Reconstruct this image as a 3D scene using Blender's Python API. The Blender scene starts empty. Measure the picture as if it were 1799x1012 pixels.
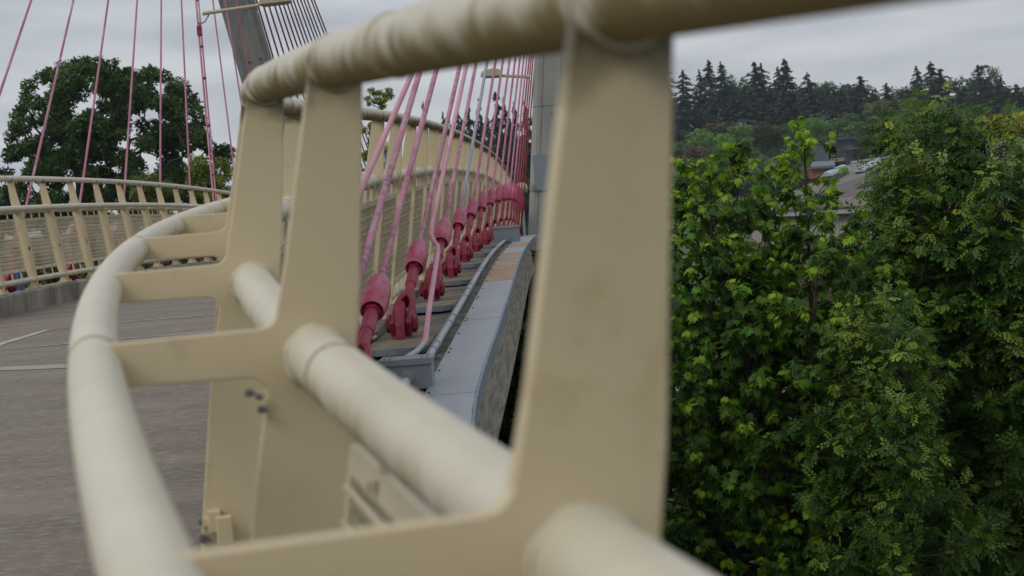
import bpy, math, random
import numpy as np
from mathutils import Vector, Matrix
random.seed(7); rng = np.random.default_rng(7)
PI = math.pi
sc = bpy.context.scene
col = sc.collection

# ------------------------------------------------------------------ camera
EYE = 7.5                      # metres above the ground below the bridge
FPX = 3365.3; W, H = 1799.0, 1012.0
PITCH, ROLL = -0.0473, 0.0752
fw = np.array([0, math.cos(PITCH), math.sin(PITCH)])
r0 = np.array([1.0, 0, 0]); u0 = np.cross(r0, fw)
RT = r0*math.cos(ROLL) - u0*math.sin(ROLL)
UP = u0*math.cos(ROLL) + r0*math.sin(ROLL)
cam = bpy.data.cameras.new('camera'); camo = bpy.data.objects.new('camera', cam)
col.objects.link(camo); sc.camera = camo
camo.matrix_world = Matrix(((RT[0], UP[0], -fw[0], 0), (RT[1], UP[1], -fw[1], 0), (RT[2], UP[2], -fw[2], EYE), (0, 0, 0, 1)))
cam.sensor_fit = 'HORIZONTAL'; cam.sensor_width = 36.0; cam.lens = 36.0*FPX/W
cam.clip_start = 0.02; cam.clip_end = 5000
cam.dof.use_dof = True; cam.dof.focus_distance = 15.0; cam.dof.aperture_fstop = 8.0

# ------------------------------------------------------------------ world and sun
SUN_EL, SUN_AZ = math.radians(44), math.radians(-128)      # azimuth from +Y towards +X
world = bpy.data.worlds.new("World"); sc.world = world; world.use_nodes = True
nt = world.node_tree; nt.nodes.clear()
def N(tree, kind, **kw):
    n = tree.nodes.new(kind)
    for k, v in kw.items(): setattr(n, k, v)
    return n
out = N(nt, 'ShaderNodeOutputWorld')
sky = N(nt, 'ShaderNodeTexSky', sky_type='NISHITA', sun_disc=False, sun_elevation=SUN_EL, sun_rotation=SUN_AZ % (2*PI))
bg1 = N(nt, 'ShaderNodeBackground'); bg1.inputs[1].default_value = 0.05
bg2 = N(nt, 'ShaderNodeBackground'); bg2.inputs[1].default_value = 1.0
mixs = N(nt, 'ShaderNodeMixShader'); mixs.inputs[0].default_value = 0.92
tc = N(nt, 'ShaderNodeTexCoord'); sep = N(nt, 'ShaderNodeSeparateXYZ')
mp = N(nt, 'ShaderNodeMapping'); mp.inputs['Scale'].default_value = (2.2, 2.2, 11.0)
nz = N(nt, 'ShaderNodeTexNoise'); nz.inputs['Scale'].default_value = 3.6; nz.inputs['Detail'].default_value = 5; nz.inputs['Roughness'].default_value = .45
ramp = N(nt, 'ShaderNodeValToRGB')
ramp.color_ramp.elements[0].position = .36; ramp.color_ramp.elements[0].color = (.425, .46, .51, 1)
ramp.color_ramp.elements[1].position = .64; ramp.color_ramp.elements[1].color = (.62, .645, .685, 1)
grad = N(nt, 'ShaderNodeMapRange'); grad.inputs[1].default_value = 0; grad.inputs[2].default_value = 1; grad.inputs[3].default_value = 1.0; grad.inputs[4].default_value = 1.35
mul = N(nt, 'ShaderNodeVectorMath', operation='SCALE')
L = nt.links.new
L(tc.outputs['Generated'], mp.inputs[0]); L(mp.outputs[0], nz.inputs[0]); L(nz.outputs[0], ramp.inputs[0])
L(tc.outputs['Generated'], sep.inputs[0]); L(sep.outputs[2], grad.inputs[0])
L(ramp.outputs[0], mul.inputs[0]); L(grad.outputs[0], mul.inputs['Scale']); L(mul.outputs[0], bg2.inputs[0])
L(sky.outputs[0], bg1.inputs[0]); L(bg1.outputs[0], mixs.inputs[1]); L(bg2.outputs[0], mixs.inputs[2]); L(mixs.outputs[0], out.inputs[0])
sun = bpy.data.lights.new('sun', 'SUN'); sun.energy = 1.15; sun.angle = math.radians(28); sun.color = (1, .97, .92)
suno = bpy.data.objects.new('sun', sun); col.objects.link(suno)
sd = Vector((math.sin(SUN_AZ)*math.cos(SUN_EL), math.cos(SUN_AZ)*math.cos(SUN_EL), math.sin(SUN_EL)))
suno.rotation_euler = sd.to_track_quat('Z', 'Y').to_euler()
vs = sc.view_settings; vs.view_transform = 'Standard'; vs.look = 'None'; vs.exposure = 0; vs.gamma = 1; vs.use_curve_mapping = False
sc.cycles.max_bounces = 6; sc.cycles.transparent_max_bounces = 8

def at(x, y, Y):
    """photo pixel at distance Y (world +Y) -> world point"""
    d = fw*FPX + RT*(x-W/2) - UP*(y-H/2)
    return np.array([0, 0, EYE]) + d*(Y/d[1])

# ------------------------------------------------------------------ bridge path
KN = np.array([-6, 0, 3, 6, 9, 13, 18, 25, 35, 46, 60, 90.])
KV = [.0226, .0327, .0452, .0376, -.0021, -.0019, .0020, -.0006, -.0012, .004, .008, .008]
SS = np.arange(-6, 90, .1)
kk = np.interp(SS, KN, KV)
hh = np.concatenate([[0], np.cumsum((kk[1:]+kk[:-1])/2*.1)]); hh = hh-hh[60]-.25971
hm = (hh[1:]+hh[:-1])/2
PX = np.concatenate([[0], np.cumsum(np.sin(hm)*.1)]); PX = PX-PX[60]-.09394
PY = np.concatenate([[0], np.cumsum(np.cos(hm)*.1)]); PY = PY-PY[60]+1.19796
WD = 4.7968; SE = .01303; LEAN = .148; HT = 1.25; HM = .896; ARM = .273
def pz(s): return EYE-1.12568+.05056*s-.0010855*s*s-9.2e-7*s**3
def P(s, o, h):
    """station s, offset o to the right of the right railing line, height h above its kerb"""
    x = np.interp(s, SS, PX); y = np.interp(s, SS, PY); a = np.interp(s, SS, hh)
    return np.array([x+o*np.cos(a), y-o*np.sin(a), pz(s)+h+SE*o])
def PL(s, o, h): return P(s, -WD-o, h)          # left side, o outwards
def heading(s): return float(np.interp(s, SS, hh))
SL = np.concatenate([[0], np.cumsum((1+kk[1:]*WD)*.1)]); SL = SL-np.interp(20.347, SS, SL)
def st_left(l): return float(np.interp(l, SL, SS))

# ------------------------------------------------------------------ object helpers
def link(name, me, mat=None, parent=None, loc=None, kind=None):
    o = bpy.data.objects.new(name, me); col.objects.link(o)
    if mat is not None and me is not None and len(me.materials) == 0: me.materials.append(mat)
    if parent is not None: o.parent = parent
    if loc is not None: o.location = loc
    if kind: o['kind'] = kind
    return o
def empty(name, loc=(0, 0, 0), rz=0, label=None, cat=None, group=None):
    o = bpy.data.objects.new(name, None); col.objects.link(o); o.location = loc; o.rotation_euler = (0, 0, rz); o.empty_display_size = .1
    tag(o, label, cat, group); return o
def tag(o, label=None, cat=None, group=None, kind=None):
    if label: o['label'] = label
    if cat: o['category'] = cat
    if group: o['group'] = group
    if kind: o['kind'] = kind
    return o
class MB:
    def __init__(s): s.v = []; s.f = []
    def add(s, v, f):
        n = len(s.v); s.v += [tuple(map(float, p)) for p in v]; s.f += [tuple(i+n for i in q) for q in f]
    def box(s, x0, x1, y0, y1, z0, z1, M=None):
        v = [(x, y, z) for z in (z0, z1) for y in (y0, y1) for x in (x0, x1)]
        if M is not None: v = [tuple(M @ Vector(p)) for p in v]
        s.add(v, [(0, 2, 3, 1), (4, 5, 7, 6), (0, 1, 5, 4), (2, 6, 7, 3), (0, 4, 6, 2), (1, 3, 7, 5)])
    def tube(s, pts, r, n=10, cap=True):
        pts = [np.array(p, float) for p in pts]; m = len(pts)
        rr = r if hasattr(r, '__len__') else [r]*m
        v = []; ref = None
        for i, p in enumerate(pts):
            t = pts[min(i+1, m-1)]-pts[max(i-1, 0)]; t = t/(np.linalg.norm(t)+1e-12)
            if ref is None: ref = np.array([0, 0, 1.]) if abs(t[2]) < .9 else np.array([1., 0, 0])
            a = ref-t*(ref@t); a /= np.linalg.norm(a)+1e-12; b = np.cross(t, a); ref = a
            for k in range(n):
                c = 2*PI*k/n; v.append(p+(a*math.cos(c)+b*math.sin(c))*rr[i])
        f = [(i*n+k, i*n+(k+1) % n, (i+1)*n+(k+1) % n, (i+1)*n+k) for i in range(m-1) for k in range(n)]
        if cap: f += [tuple(range(n))[::-1], tuple((m-1)*n+k for k in range(n))]
        s.add(v, f)
    def lathe(s, prof, n=20):
        v = []; f = []
        for r, z in prof:
            for k in range(n): c = 2*PI*k/n; v.append((r*math.cos(c), r*math.sin(c), z))
        for i in range(len(prof)-1):
            for k in range(n): f.append((i*n+k, i*n+(k+1) % n, (i+1)*n+(k+1) % n, (i+1)*n+k))
        f += [tuple(range(n))[::-1], tuple((len(prof)-1)*n+k for k in range(n))]
        s.add(v, f)
    def prism(s, poly, a, b, axis=1):
        """poly of (u, w) extruded along axis from a to b"""
        n = len(poly); v = []
        for c in (a, b):
            for u, w in poly:
                v.append((u, c, w) if axis == 1 else ((c, u, w) if axis == 0 else (u, w, c)))
        f = [tuple(range(n)), tuple(range(2*n-1, n-1, -1))]+[(i, i+n, (i+1) % n+n, (i+1) % n) for i in range(n)]
        s.add(v, f)
    def sweep(s, sect, stations, fn, closed=True):
        n = len(sect); v = []; f = []
        for q in stations:
            for o, h in sect: v.append(fn(q, o, h))
        m = len(stations); e = n if closed else n-1
        f = [(i*n+k, (i+1)*n+k, (i+1)*n+(k+1) % n, i*n+(k+1) % n) for i in range(m-1) for k in range(e)]
        if closed: f += [tuple(range(n)), tuple((m-1)*n+k for k in range(n))[::-1]]
        s.add(v, f)
    def mesh(s, name='mesh', smooth=False, bevel=0):
        me = bpy.data.meshes.new(name); me.from_pydata(s.v, [], s.f)
        import bmesh
        bm = bmesh.new(); bm.from_mesh(me)
        bmesh.ops.recalc_face_normals(bm, faces=bm.faces)
        if bevel:
            bmesh.ops.bevel(bm, geom=[e for e in bm.edges if e.calc_face_angle(0) > .5], offset=bevel, segments=1, affect='EDGES', clamp_overlap=True)
        bm.to_mesh(me); bm.free()
        if smooth is True: me.shade_smooth()
        elif smooth: me.shade_smooth(); me.set_sharp_from_angle(angle=smooth)
        me.update(); return me
def build(name, mb, mat, parent=None, smooth=False, bevel=0, kind=None, loc=None):
    return link(name, mb.mesh(name, smooth, bevel), mat, parent, loc, kind)
def copy_tree(o, parent=None):
    c = o.copy(); col.objects.link(c); c.parent = parent
    for ch in list(o.children): copy_tree(ch, c)
    return c

# ------------------------------------------------------------------ materials
def material(name, base, second=None, scale=3, lo=.4, hi=.65, rough=.6, metal=0, bump=0, bscale=40, stretch=(1, 1, 1), third=None, tscale=12, tlo=.6, thi=.75, detail=5, spec=None, coords='pos', val=0):
    m = bpy.data.materials.new(name); m.use_nodes = True; t = m.node_tree; b = t.nodes['Principled BSDF']; L = t.links.new
    b.inputs['Roughness'].default_value = rough; b.inputs['Metallic'].default_value = metal
    if spec is not None: b.inputs['Specular IOR Level'].default_value = spec
    b.inputs['Base Color'].default_value = (*base, 1)
    if coords == 'pos': src = N(t, 'ShaderNodeNewGeometry').outputs['Position']
    else: src = N(t, 'ShaderNodeTexCoord').outputs['Object']
    mp = N(t, 'ShaderNodeMapping'); mp.inputs['Scale'].default_value = stretch; L(src, mp.inputs[0])
    cur = None
    def layer(prev, c, sc_, lo, hi):
        nz = N(t, 'ShaderNodeTexNoise'); nz.inputs['Scale'].default_value = sc_; nz.inputs['Detail'].default_value = detail; nz.inputs['Roughness'].default_value = .6
        L(mp.outputs[0], nz.inputs[0])
        mr = N(t, 'ShaderNodeMapRange'); mr.inputs[1].default_value = lo; mr.inputs[2].default_value = hi; L(nz.outputs[0], mr.inputs[0])
        mx = N(t, 'ShaderNodeMix', data_type='RGBA'); L(mr.outputs[0], mx.inputs[0])
        if prev is None: mx.inputs[6].default_value = (*base, 1)
        else: L(prev, mx.inputs[6])
        mx.inputs[7].default_value = (*c, 1); return mx.outputs[2]
    if second: cur = layer(None, second, scale, lo, hi)
    if third: cur = layer(cur, third, tscale, tlo, thi)
    if cur is not None: L(cur, b.inputs['Base Color'])
    if bump:
        nz = N(t, 'ShaderNodeTexNoise'); nz.inputs['Scale'].default_value = bscale; nz.inputs['Detail'].default_value = 6; L(mp.outputs[0], nz.inputs[0])
        bp = N(t, 'ShaderNodeBump'); bp.inputs['Strength'].default_value = bump; bp.inputs['Distance'].default_value = .01
        L(nz.outputs[0], bp.inputs['Height']); L(bp.outputs[0], b.inputs['Normal'])
    m['cur'] = ''
    return m
CREAM = (.60, .495, .315)
M_post = material('cream_paint', CREAM, (.55, .45, .28), 1.5, .35, .7, .5, third=(.42, .33, .18), tscale=11, tlo=.58, thi=.78, bump=.05, bscale=180)
M_panel = material('cream_panel_paint', (.55, .485, .35), (.48, .42, .29), 3, .4, .7, .55)
def add_grime(m):
    t = m.node_tree; L = t.links.new; b = t.nodes['Principled BSDF']; prev = b.inputs['Base Color'].links[0].from_socket
    tcn = N(t, 'ShaderNodeTexCoord'); sp = N(t, 'ShaderNodeSeparateXYZ'); L(tcn.outputs['Object'], sp.inputs[0])
    nz = N(t, 'ShaderNodeTexNoise'); nz.inputs['Scale'].default_value = 16; nz.inputs['Detail'].default_value = 5; g = N(t, 'ShaderNodeNewGeometry'); L(g.outputs['Position'], nz.inputs[0])
    ad = N(t, 'ShaderNodeMath', operation='MULTIPLY_ADD'); L(nz.outputs[0], ad.inputs[0]); ad.inputs[1].default_value = .10; L(sp.outputs[2], ad.inputs[2])
    mr = N(t, 'ShaderNodeMapRange'); L(ad.outputs[0], mr.inputs[0]); mr.inputs[1].default_value = 1.232; mr.inputs[2].default_value = 1.272; mr.inputs[4].default_value = .9
    mx = N(t, 'ShaderNodeMix', data_type='RGBA'); L(mr.outputs[0], mx.inputs[0]); L(prev, mx.inputs[6]); mx.inputs[7].default_value = (.07, .055, .03, 1); L(mx.outputs[2], b.inputs['Base Color'])
add_grime(M_post)
def rail_material(name, main_col, under_col, amount, lo=.45, hi=1.6):  # blends to a second colour towards downward-facing sides, broken up by noise
    m = material(name, main_col, (main_col[0]*.88, main_col[1]*.87, main_col[2]*.82), 4, .4, .7, .38, bump=.03, bscale=150)
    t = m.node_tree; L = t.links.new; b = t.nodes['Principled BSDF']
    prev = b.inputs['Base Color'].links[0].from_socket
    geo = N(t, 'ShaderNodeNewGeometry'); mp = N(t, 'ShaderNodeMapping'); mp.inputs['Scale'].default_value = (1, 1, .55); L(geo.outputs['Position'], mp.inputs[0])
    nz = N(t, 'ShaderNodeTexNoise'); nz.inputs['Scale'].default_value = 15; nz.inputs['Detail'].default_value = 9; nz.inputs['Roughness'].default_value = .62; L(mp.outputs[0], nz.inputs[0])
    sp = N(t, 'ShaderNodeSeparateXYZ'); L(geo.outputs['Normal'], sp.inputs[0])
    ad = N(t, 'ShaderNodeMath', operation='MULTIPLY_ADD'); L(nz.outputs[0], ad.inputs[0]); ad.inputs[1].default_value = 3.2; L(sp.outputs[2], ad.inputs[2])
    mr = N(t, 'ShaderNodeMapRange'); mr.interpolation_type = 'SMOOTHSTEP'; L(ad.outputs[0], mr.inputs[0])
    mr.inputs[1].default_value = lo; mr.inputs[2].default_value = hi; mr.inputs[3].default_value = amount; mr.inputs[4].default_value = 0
    mx = N(t, 'ShaderNodeMix', data_type='RGBA'); L(mr.outputs[0], mx.inputs[0]); L(prev, mx.inputs[6]); mx.inputs[7].default_value = (*under_col, 1)
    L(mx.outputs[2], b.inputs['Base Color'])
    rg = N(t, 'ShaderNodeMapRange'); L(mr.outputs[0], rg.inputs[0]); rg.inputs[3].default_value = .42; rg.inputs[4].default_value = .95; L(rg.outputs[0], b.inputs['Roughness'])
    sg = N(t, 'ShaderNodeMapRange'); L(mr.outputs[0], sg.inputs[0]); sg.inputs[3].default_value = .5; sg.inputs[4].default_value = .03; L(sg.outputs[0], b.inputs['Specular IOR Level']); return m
M_top = rail_material('top_rail_paint', (.58, .53, .42), (.19, .145, .06), .96, .95, 2.15)
M_rail = rail_material('rail_paint', (.60, .55, .43), (.28, .225, .125), .75, .75, 1.85)
M_weld = material('rust_stained_weld', (.34, .26, .15), rough=.7)
M_dirt = material('black_grime', (.05, .045, .03), rough=.9)
M_bolt = material('zinc_bolt', (.22, .23, .25), (.1, .09, .08), 60, rough=.5, metal=.5)
M_deck = material('worn_deck_concrete', (.215, .175, .135), (.145, .117, .092), 1.8, .36, .64, .85, bump=.6, bscale=160, stretch=(.45, 1.5, 1), third=(.32, .285, .25), tscale=38, tlo=.5, thi=.7, detail=10)
M_kerb = material('stained_kerb_concrete', (.34, .31, .25), (.15, .135, .11), 1.5, .42, .64, .9, bump=.6, bscale=60, stretch=(1.3, 1.3, .7), third=(.36, .34, .29), tscale=4.3, tlo=.6, thi=.74, detail=8)
M_ledge = material('grimy_ledge_concrete', (.17, .155, .13), (.075, .07, .06), 5, .4, .62, .9, bump=.6, bscale=70, third=(.24, .2, .12), tscale=9, tlo=.58, thi=.7, detail=8)
M_fasc = material('board_marked_concrete', (.30, .27, .215), (.16, .14, .11), 9, .4, .62, .9, bump=.7, bscale=60, stretch=(1, .22, 3), third=(.42, .39, .33), tscale=16, tlo=.6, thi=.7, detail=8)
M_cover = material('galvanised_cover', (.33, .36, .40), (.27, .30, .345), 5, .35, .7, .42, metal=.35, stretch=(1, .3, 1), third=(.40, .42, .46), tscale=30, tlo=.6, thi=.8)
M_rust = material('rust_bloomed_cover', (.34, .32, .31), (.36, .21, .11), 3.5, .34, .54, .6, metal=.1, stretch=(1, .6, 1), third=(.24, .11, .05), tscale=6, tlo=.6, thi=.75)
M_edge = material('bluish_edge_strip', (.17, .22, .27), (.26, .31, .35), 12, .45, .65, .55, metal=.2)
M_steel = material('grey_paint_steel', (.22, .26, .30), (.18, .2, .22), 8, .4, .7, .5)
M_conduit = material('galvanised_conduit', (.33, .36, .41), (.27, .29, .33), 12, .4, .7, .4, metal=.4)
M_box = material('grey_junction_box', (.25, .29, .31), (.2, .23, .25), 5, .4, .7, .5)
M_pad = material('dirty_anchor_plate', (.17, .15, .12), (.26, .19, .11), 6, .45, .62, .85, bump=.3, bscale=60, third=(.09, .08, .07), tscale=14, tlo=.55, thi=.7)
M_pink = material('faded_pink_paint', (.46, .15, .22), (.30, .045, .10), 5, .42, .66, .5, stretch=(1, 1, .6), third=(.34, .25, .30), tscale=26, tlo=.46, thi=.62, detail=9)
M_pinkL = material('chalky_pink_paint', (.40, .14, .215), (.32, .085, .15), 1.6, .42, .62, .5, stretch=(1, 1, .5), third=(.40, .30, .35), tscale=2.3, tlo=.58, thi=.7)
M_grey_cable = material('bare_grey_cable', (.27, .27, .33), (.40, .15, .22), 2, .55, .7, .5, stretch=(1, 1, .3))
M_crim = material('crimson_paint', (.30, .016, .05), (.21, .01, .03), 12, .4, .65, .5, third=(.30, .06, .10), tscale=16, tlo=.5, thi=.75, detail=6, bump=.1, bscale=60)
M_sock = material('faded_socket_paint', (.38, .04, .10), (.44, .11, .18), 7, .42, .66, .4, third=(.26, .015, .045), tscale=20, tlo=.56, thi=.66)
M_sockd = material('crimson_socket_paint', (.40, .04, .09), (.30, .02, .06), 7, .4, .65, .5)
M_darkred = material('backlit_red_paint', (.17, .008, .024), (.13, .006, .018), 4, rough=.55)  # back stays show their backlit side; that shade is put into this red
M_pipe = material('light_pink_conduit', (.56, .27, .34), (.50, .2, .27), 6, .4, .7, .45)
M_mast = material('mast_concrete', (.32, .315, .28), (.24, .245, .225), 1.1, .4, .62, .9, bump=.4, bscale=20, stretch=(1, 1, .35), third=(.13, .13, .12), tscale=2.6, tlo=.6, thi=.72, detail=8)
M_mast2 = material('weathered_mast_concrete', (.22, .215, .19), (.15, .155, .145), 1.6, .38, .62, .9, bump=.4, bscale=20, stretch=(1, 1, .25), third=(.09, .09, .085), tscale=4, tlo=.56, thi=.7, detail=9)
M_patch = material('blue_grey_cover_paint', (.19, .23, .27), (.22, .24, .25), 2, rough=.85)
M_lamp = material('beige_lamp_housing', (.45, .39, .27), rough=.45)
M_glass = material('lamp_glass', (.16, .14, .11), rough=.25)
M_bark = material('bark', (.05, .042, .035), (.03, .025, .02), 8, rough=.95)
M_barkp = material('pale_bark', (.22, .2, .18), (.1, .09, .08), 3, rough=.95)
M_black = material('tyre_rubber', (.02, .02, .02), rough=.8)
M_bluetub = material('blue_plastic', (.03, .13, .28), rough=.5)
def leaf_material(name, trans=.3, rough=.55):
    m = bpy.data.materials.new(name); m.use_nodes = True; t = m.node_tree; L = t.links.new
    b = t.nodes['Principled BSDF']; b.inputs['Roughness'].default_value = rough; b.inputs['Specular IOR Level'].default_value = .35
    at_ = N(t, 'ShaderNodeAttribute', attribute_name='Col'); L(at_.outputs['Color'], b.inputs['Base Color'])
    tr = N(t, 'ShaderNodeBsdfTranslucent'); L(at_.outputs['Color'], tr.inputs[0])
    mx = N(t, 'ShaderNodeMixShader'); mx.inputs[0].default_value = trans
    L(b.outputs[0], mx.inputs[1]); L(tr.outputs[0], mx.inputs[2]); L(mx.outputs[0], t.nodes['Material Output'].inputs[0]); return m
M_leaf = leaf_material('leaf', .38); M_needle = leaf_material('needles', .05, .8)

# ------------------------------------------------------------------ bridge deck, kerbs, ledge
st = np.concatenate([np.arange(-5, 20, .2), np.arange(20, 88, 1.0)])
mb = MB(); mb.sweep([(-WD+.12, -.22), (-.12, -.22), (-.12, -.5), (-WD+.12, -.5)], st, P)
deck = build('bridge_deck', mb, M_deck, kind='structure')
def deck_hit(px, py, h=-.212):
    d = at(px, py, 1.0)-np.array([0, 0, EYE])
    for Y in np.arange(3.0, 60, .02):
        q = np.array([0, 0, EYE])+d*Y
        i = np.argmin((PX-q[0])**2+(PY-q[1])**2); s = SS[i]+(q[0]-PX[i])*math.sin(hh[i])+(q[1]-PY[i])*math.cos(hh[i])
        o = (q[0]-PX[i])*math.cos(hh[i])-(q[1]-PY[i])*math.sin(hh[i])
        if q[2] < pz(s)+h+SE*o: return q
    return q
kl = MB(); kl.sweep([(-.12, -.5), (-.12, -.02), (-.10, 0), (.80, -.06), (.80, -.9), (.4, -.9), (.4, -.5)], st, PL)
build('kerb', kl, M_kerb, kind='structure')
kr = MB(); kr.sweep([(-.12, -.5), (-.12, -.02), (-.10, 0), (.04, 0), (.05, -.052), (.742, -.062), (.742, -.36), (.69, -.40), (.4, -.5)], st, P)
build('kerb', kr, M_ledge, kind='structure')
fb = MB(); fb.sweep([(.745, -.10), (.752, -.10), (.797, -.37), (.745, -.37)], st, P)
build('ledge_face', fb, M_fasc, kind='structure')
gb = MB(); gb.sweep([(-WD+.9, -.5), (-.9, -.5), (-1.5, -1.3), (-WD+1.5, -1.3)], st, P)
build('girder', gb, M_ledge, kind='structure')
# board joints on the ledge face
fj = MB()
for i in range(60):
    s = 2+i*.9; fj.sweep([(.7525, -.12), (.756, -.12), (.756, -.35), (.7525, -.35)], [s, s+.84], P)
bd = MB()
def tri_line(pts, w, nm, mt):
    n_ = 6; P2 = []; W2 = []; ws = w if hasattr(w, '__len__') else [w]*len(pts)
    for i in range(len(pts)-1):
        for k_ in range(n_): u = k_/n_; P2.append((pts[i][0]*(1-u)+pts[i+1][0]*u, pts[i][1]*(1-u)+pts[i+1][1]*u)); W2.append(ws[i]*(1-u)+ws[i+1]*u)
    P2.append(pts[-1]); W2.append(ws[-1]); w = W2; m = MB(); q = [deck_hit(*p) for p in P2]
    v = []
    for i, p in enumerate(q):
        t = q[min(i+1, len(q)-1)]-q[max(i-1, 0)]; n = np.array([-t[1], t[0], 0]); n /= np.linalg.norm(n)
        ww = w[i] if hasattr(w, '__len__') else w
        v += [on_deck(p-n*ww/2), on_deck(p+n*ww/2)]
    f = [(2*i, 2*i+1, 2*i+3, 2*i+2) for i in range(len(q)-1)]; m.add(v, f)
    o = build(nm, m, mt, kind='structure'); return o
def on_deck(q, h=-.216):
    i = np.argmin((PX-q[0])**2+(PY-q[1])**2); dx, dy = q[0]-PX[i], q[1]-PY[i]
    s_ = SS[i]+dx*math.sin(hh[i])+dy*math.cos(hh[i]); o = dx*math.cos(hh[i])-dy*math.sin(hh[i]); return np.array([q[0], q[1], pz(s_)+h+SE*o])
M_line = material('worn_white_line', (.42, .40, .37), (.28, .25, .215), 14, .4, .62, .85, detail=8)
M_band = material('smooth_joint_concrete', (.29, .285, .25), (.25, .245, .22), 3, rough=.8)
tri_line([(-60, 619), (0, 613.5), (128, 602), (215, 594), (385, 581), (470, 574)], .055, 'deck_line', M_line)
tri_line([(215, 565), (300, 558), (385, 551), (470, 545)], .07, 'deck_line', M_line)
tri_line([(-40, 618), (0, 603), (40, 592), (78, 580), (104, 575), (150, 572), (215, 565)], [.12, .12, .10, .07, .02, .015, .015], 'deck_line', M_line)
tri_line([(-60, 652), (0, 647), (125, 641.5), (300, 631)], .24, 'joint_band', M_band)

# cover plates on the ledge
edges = [7.3+1.73*i for i in range(-5, 24)]
for i in range(len(edges)-1):
    a, b = edges[i]+.004, edges[i+1]-.004
    rusty = i in (9, 10, 11, 13, 16, 18)
    m = MB(); m.sweep([(.512, -.05), (.512, -.038), (.742, -.038+(.001 if i % 2 else 0)), (.742, -.05)], np.linspace(a, b, 4), P)
    cp = build('cover_plate', m, M_rust if rusty else M_cover, deck)
    if rusty: cp['label'] = 'rust stained cover plate'
    m = MB()
    for s in (a+.08, a+.87, b-.08):
        for o in (.53,):
            p = P(s, o, -.036); m.tube([p, p+np.array([0, 0, .005])], .006, 6)
    build('screw', m, M_dirt, cp)
m = MB(); m.sweep([(.7445, -.034), (.756, -.034), (.758, -.098), (.7445, -.098)], np.arange(-4, 46, .5), P)
build('edge_strip', m, M_edge, deck)

# ------------------------------------------------------------------ railings
def post_mesh(thick=.016):
    t = thick/2
    def cx(h): return LEAN*h
    def hw(h):
        return float(np.interp(h, [0, .1, .84, .96, 1.245], [.036, .040, .050, .050, .033]))
    ah = HM; aw = .030; x_end = LEAN*HM-ARM+.012
    pl = []                       # outline, starts bottom right going up
    for h, q in ((0.0, .04), (.2, .052), (.45, .058), (.7, .062), (.80, .060), (.90, .050), (.96, .050), (1.1, .042), (1.25, .034)): pl.append((cx(h)+q, h))
    for h in (1.25, 1.1, 1.0): pl.append((cx(h)-hw(h), h))
    xl = cx(ah+aw)-hw(ah+aw); r = .022
    for k in range(5):            # upper fillet
        c = k/4*PI/2; pl.append((xl-r+r*math.cos(c), ah+aw+r-r*math.sin(c)))
    pl.append((x_end, ah+aw-.003)); pl.append((x_end, ah-aw+.003))
    xl = cx(ah-aw)-hw(ah-aw)-.012
    for k in range(5):
        c = k/4*PI/2; pl.append((xl-r+r*math.sin(c), ah-aw-r+r*math.cos(c)))
    for h, q in ((.7, .066), (.45, .064), (.2, .056), (0.0, .046)): pl.append((cx(h)-q, h))
    m = MB(); m.prism(pl, -t, t); return m.mesh('post', False, .0018)
ME_post = post_mesh()
def base_mesh():
    m = MB(); m.box(-.075, .075, -.055, .055, 0, .014); return m.mesh('base_plate', False, .002)
ME_base = base_mesh()
def nut_mesh():
    m = MB(); m.lathe([(.012, 0), (.012, .012), (.007, .012), (.007, .028)], 6); return m.mesh('nut')
ME_nut = nut_mesh(); ME_bolt = nut_mesh()
def clip_mesh():
    m = MB(); m.box(-.065, -.04, -.03, .008, -.012, .03); m.box(-.05, -.02, -.05, -.03, -.03, .02); m.box(-.075, -.06, -.024, -.006, .0, .018); return m.mesh('panel_clip', False, .002)
ME_clip = clip_mesh()
def bead_mesh(r):
    m = MB(); n = 40
    for y in (-.0095, .0095): m.tube([(r*math.cos(2*PI*i/n), y+.0007*math.sin(i*7), r*math.sin(2*PI*i/n)) for i in range(n+1)], [.0035+.0008*math.sin(i*5.3) for i in range(n+1)], 6)
    return m.mesh('weld_bead', True)
ME_bead = bead_mesh(.0385); ME_bead2 = bead_mesh(.0345)
def frame_mesh(sp):
    m = MB(); hw = sp/2-.085; t = .006
    def bar(y0, y1, h0, h1, d=0):
        v = []
        for h in (h0, h1):
            for y in (y0, y1):
                for e in (-t, t): v.append((LEAN*h+e+d+.036, y, h))
        m.add(v, [(0, 1, 3, 2), (4, 6, 7, 5), (0, 4, 5, 1), (2, 3, 7, 6), (0, 2, 6, 4), (1, 5, 7, 3)])
    bar(-hw, -hw+.025, .2, .79); bar(hw-.025, hw, .2, .79); bar(-hw+.025, hw-.025, .2, .232); bar(-hw+.025, hw-.025, .758, .79)
    for y in (-hw*.62, 0, hw*.62):
        bar(y-.009, y+.009, .791, .872); bar(y-.009, y+.009, .118, .199)
        bar(y-.006, y+.006, .768, .782, -.014); bar(y-.006, y+.006, .206, .22, -.014)
    return m.mesh('panel')
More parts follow.
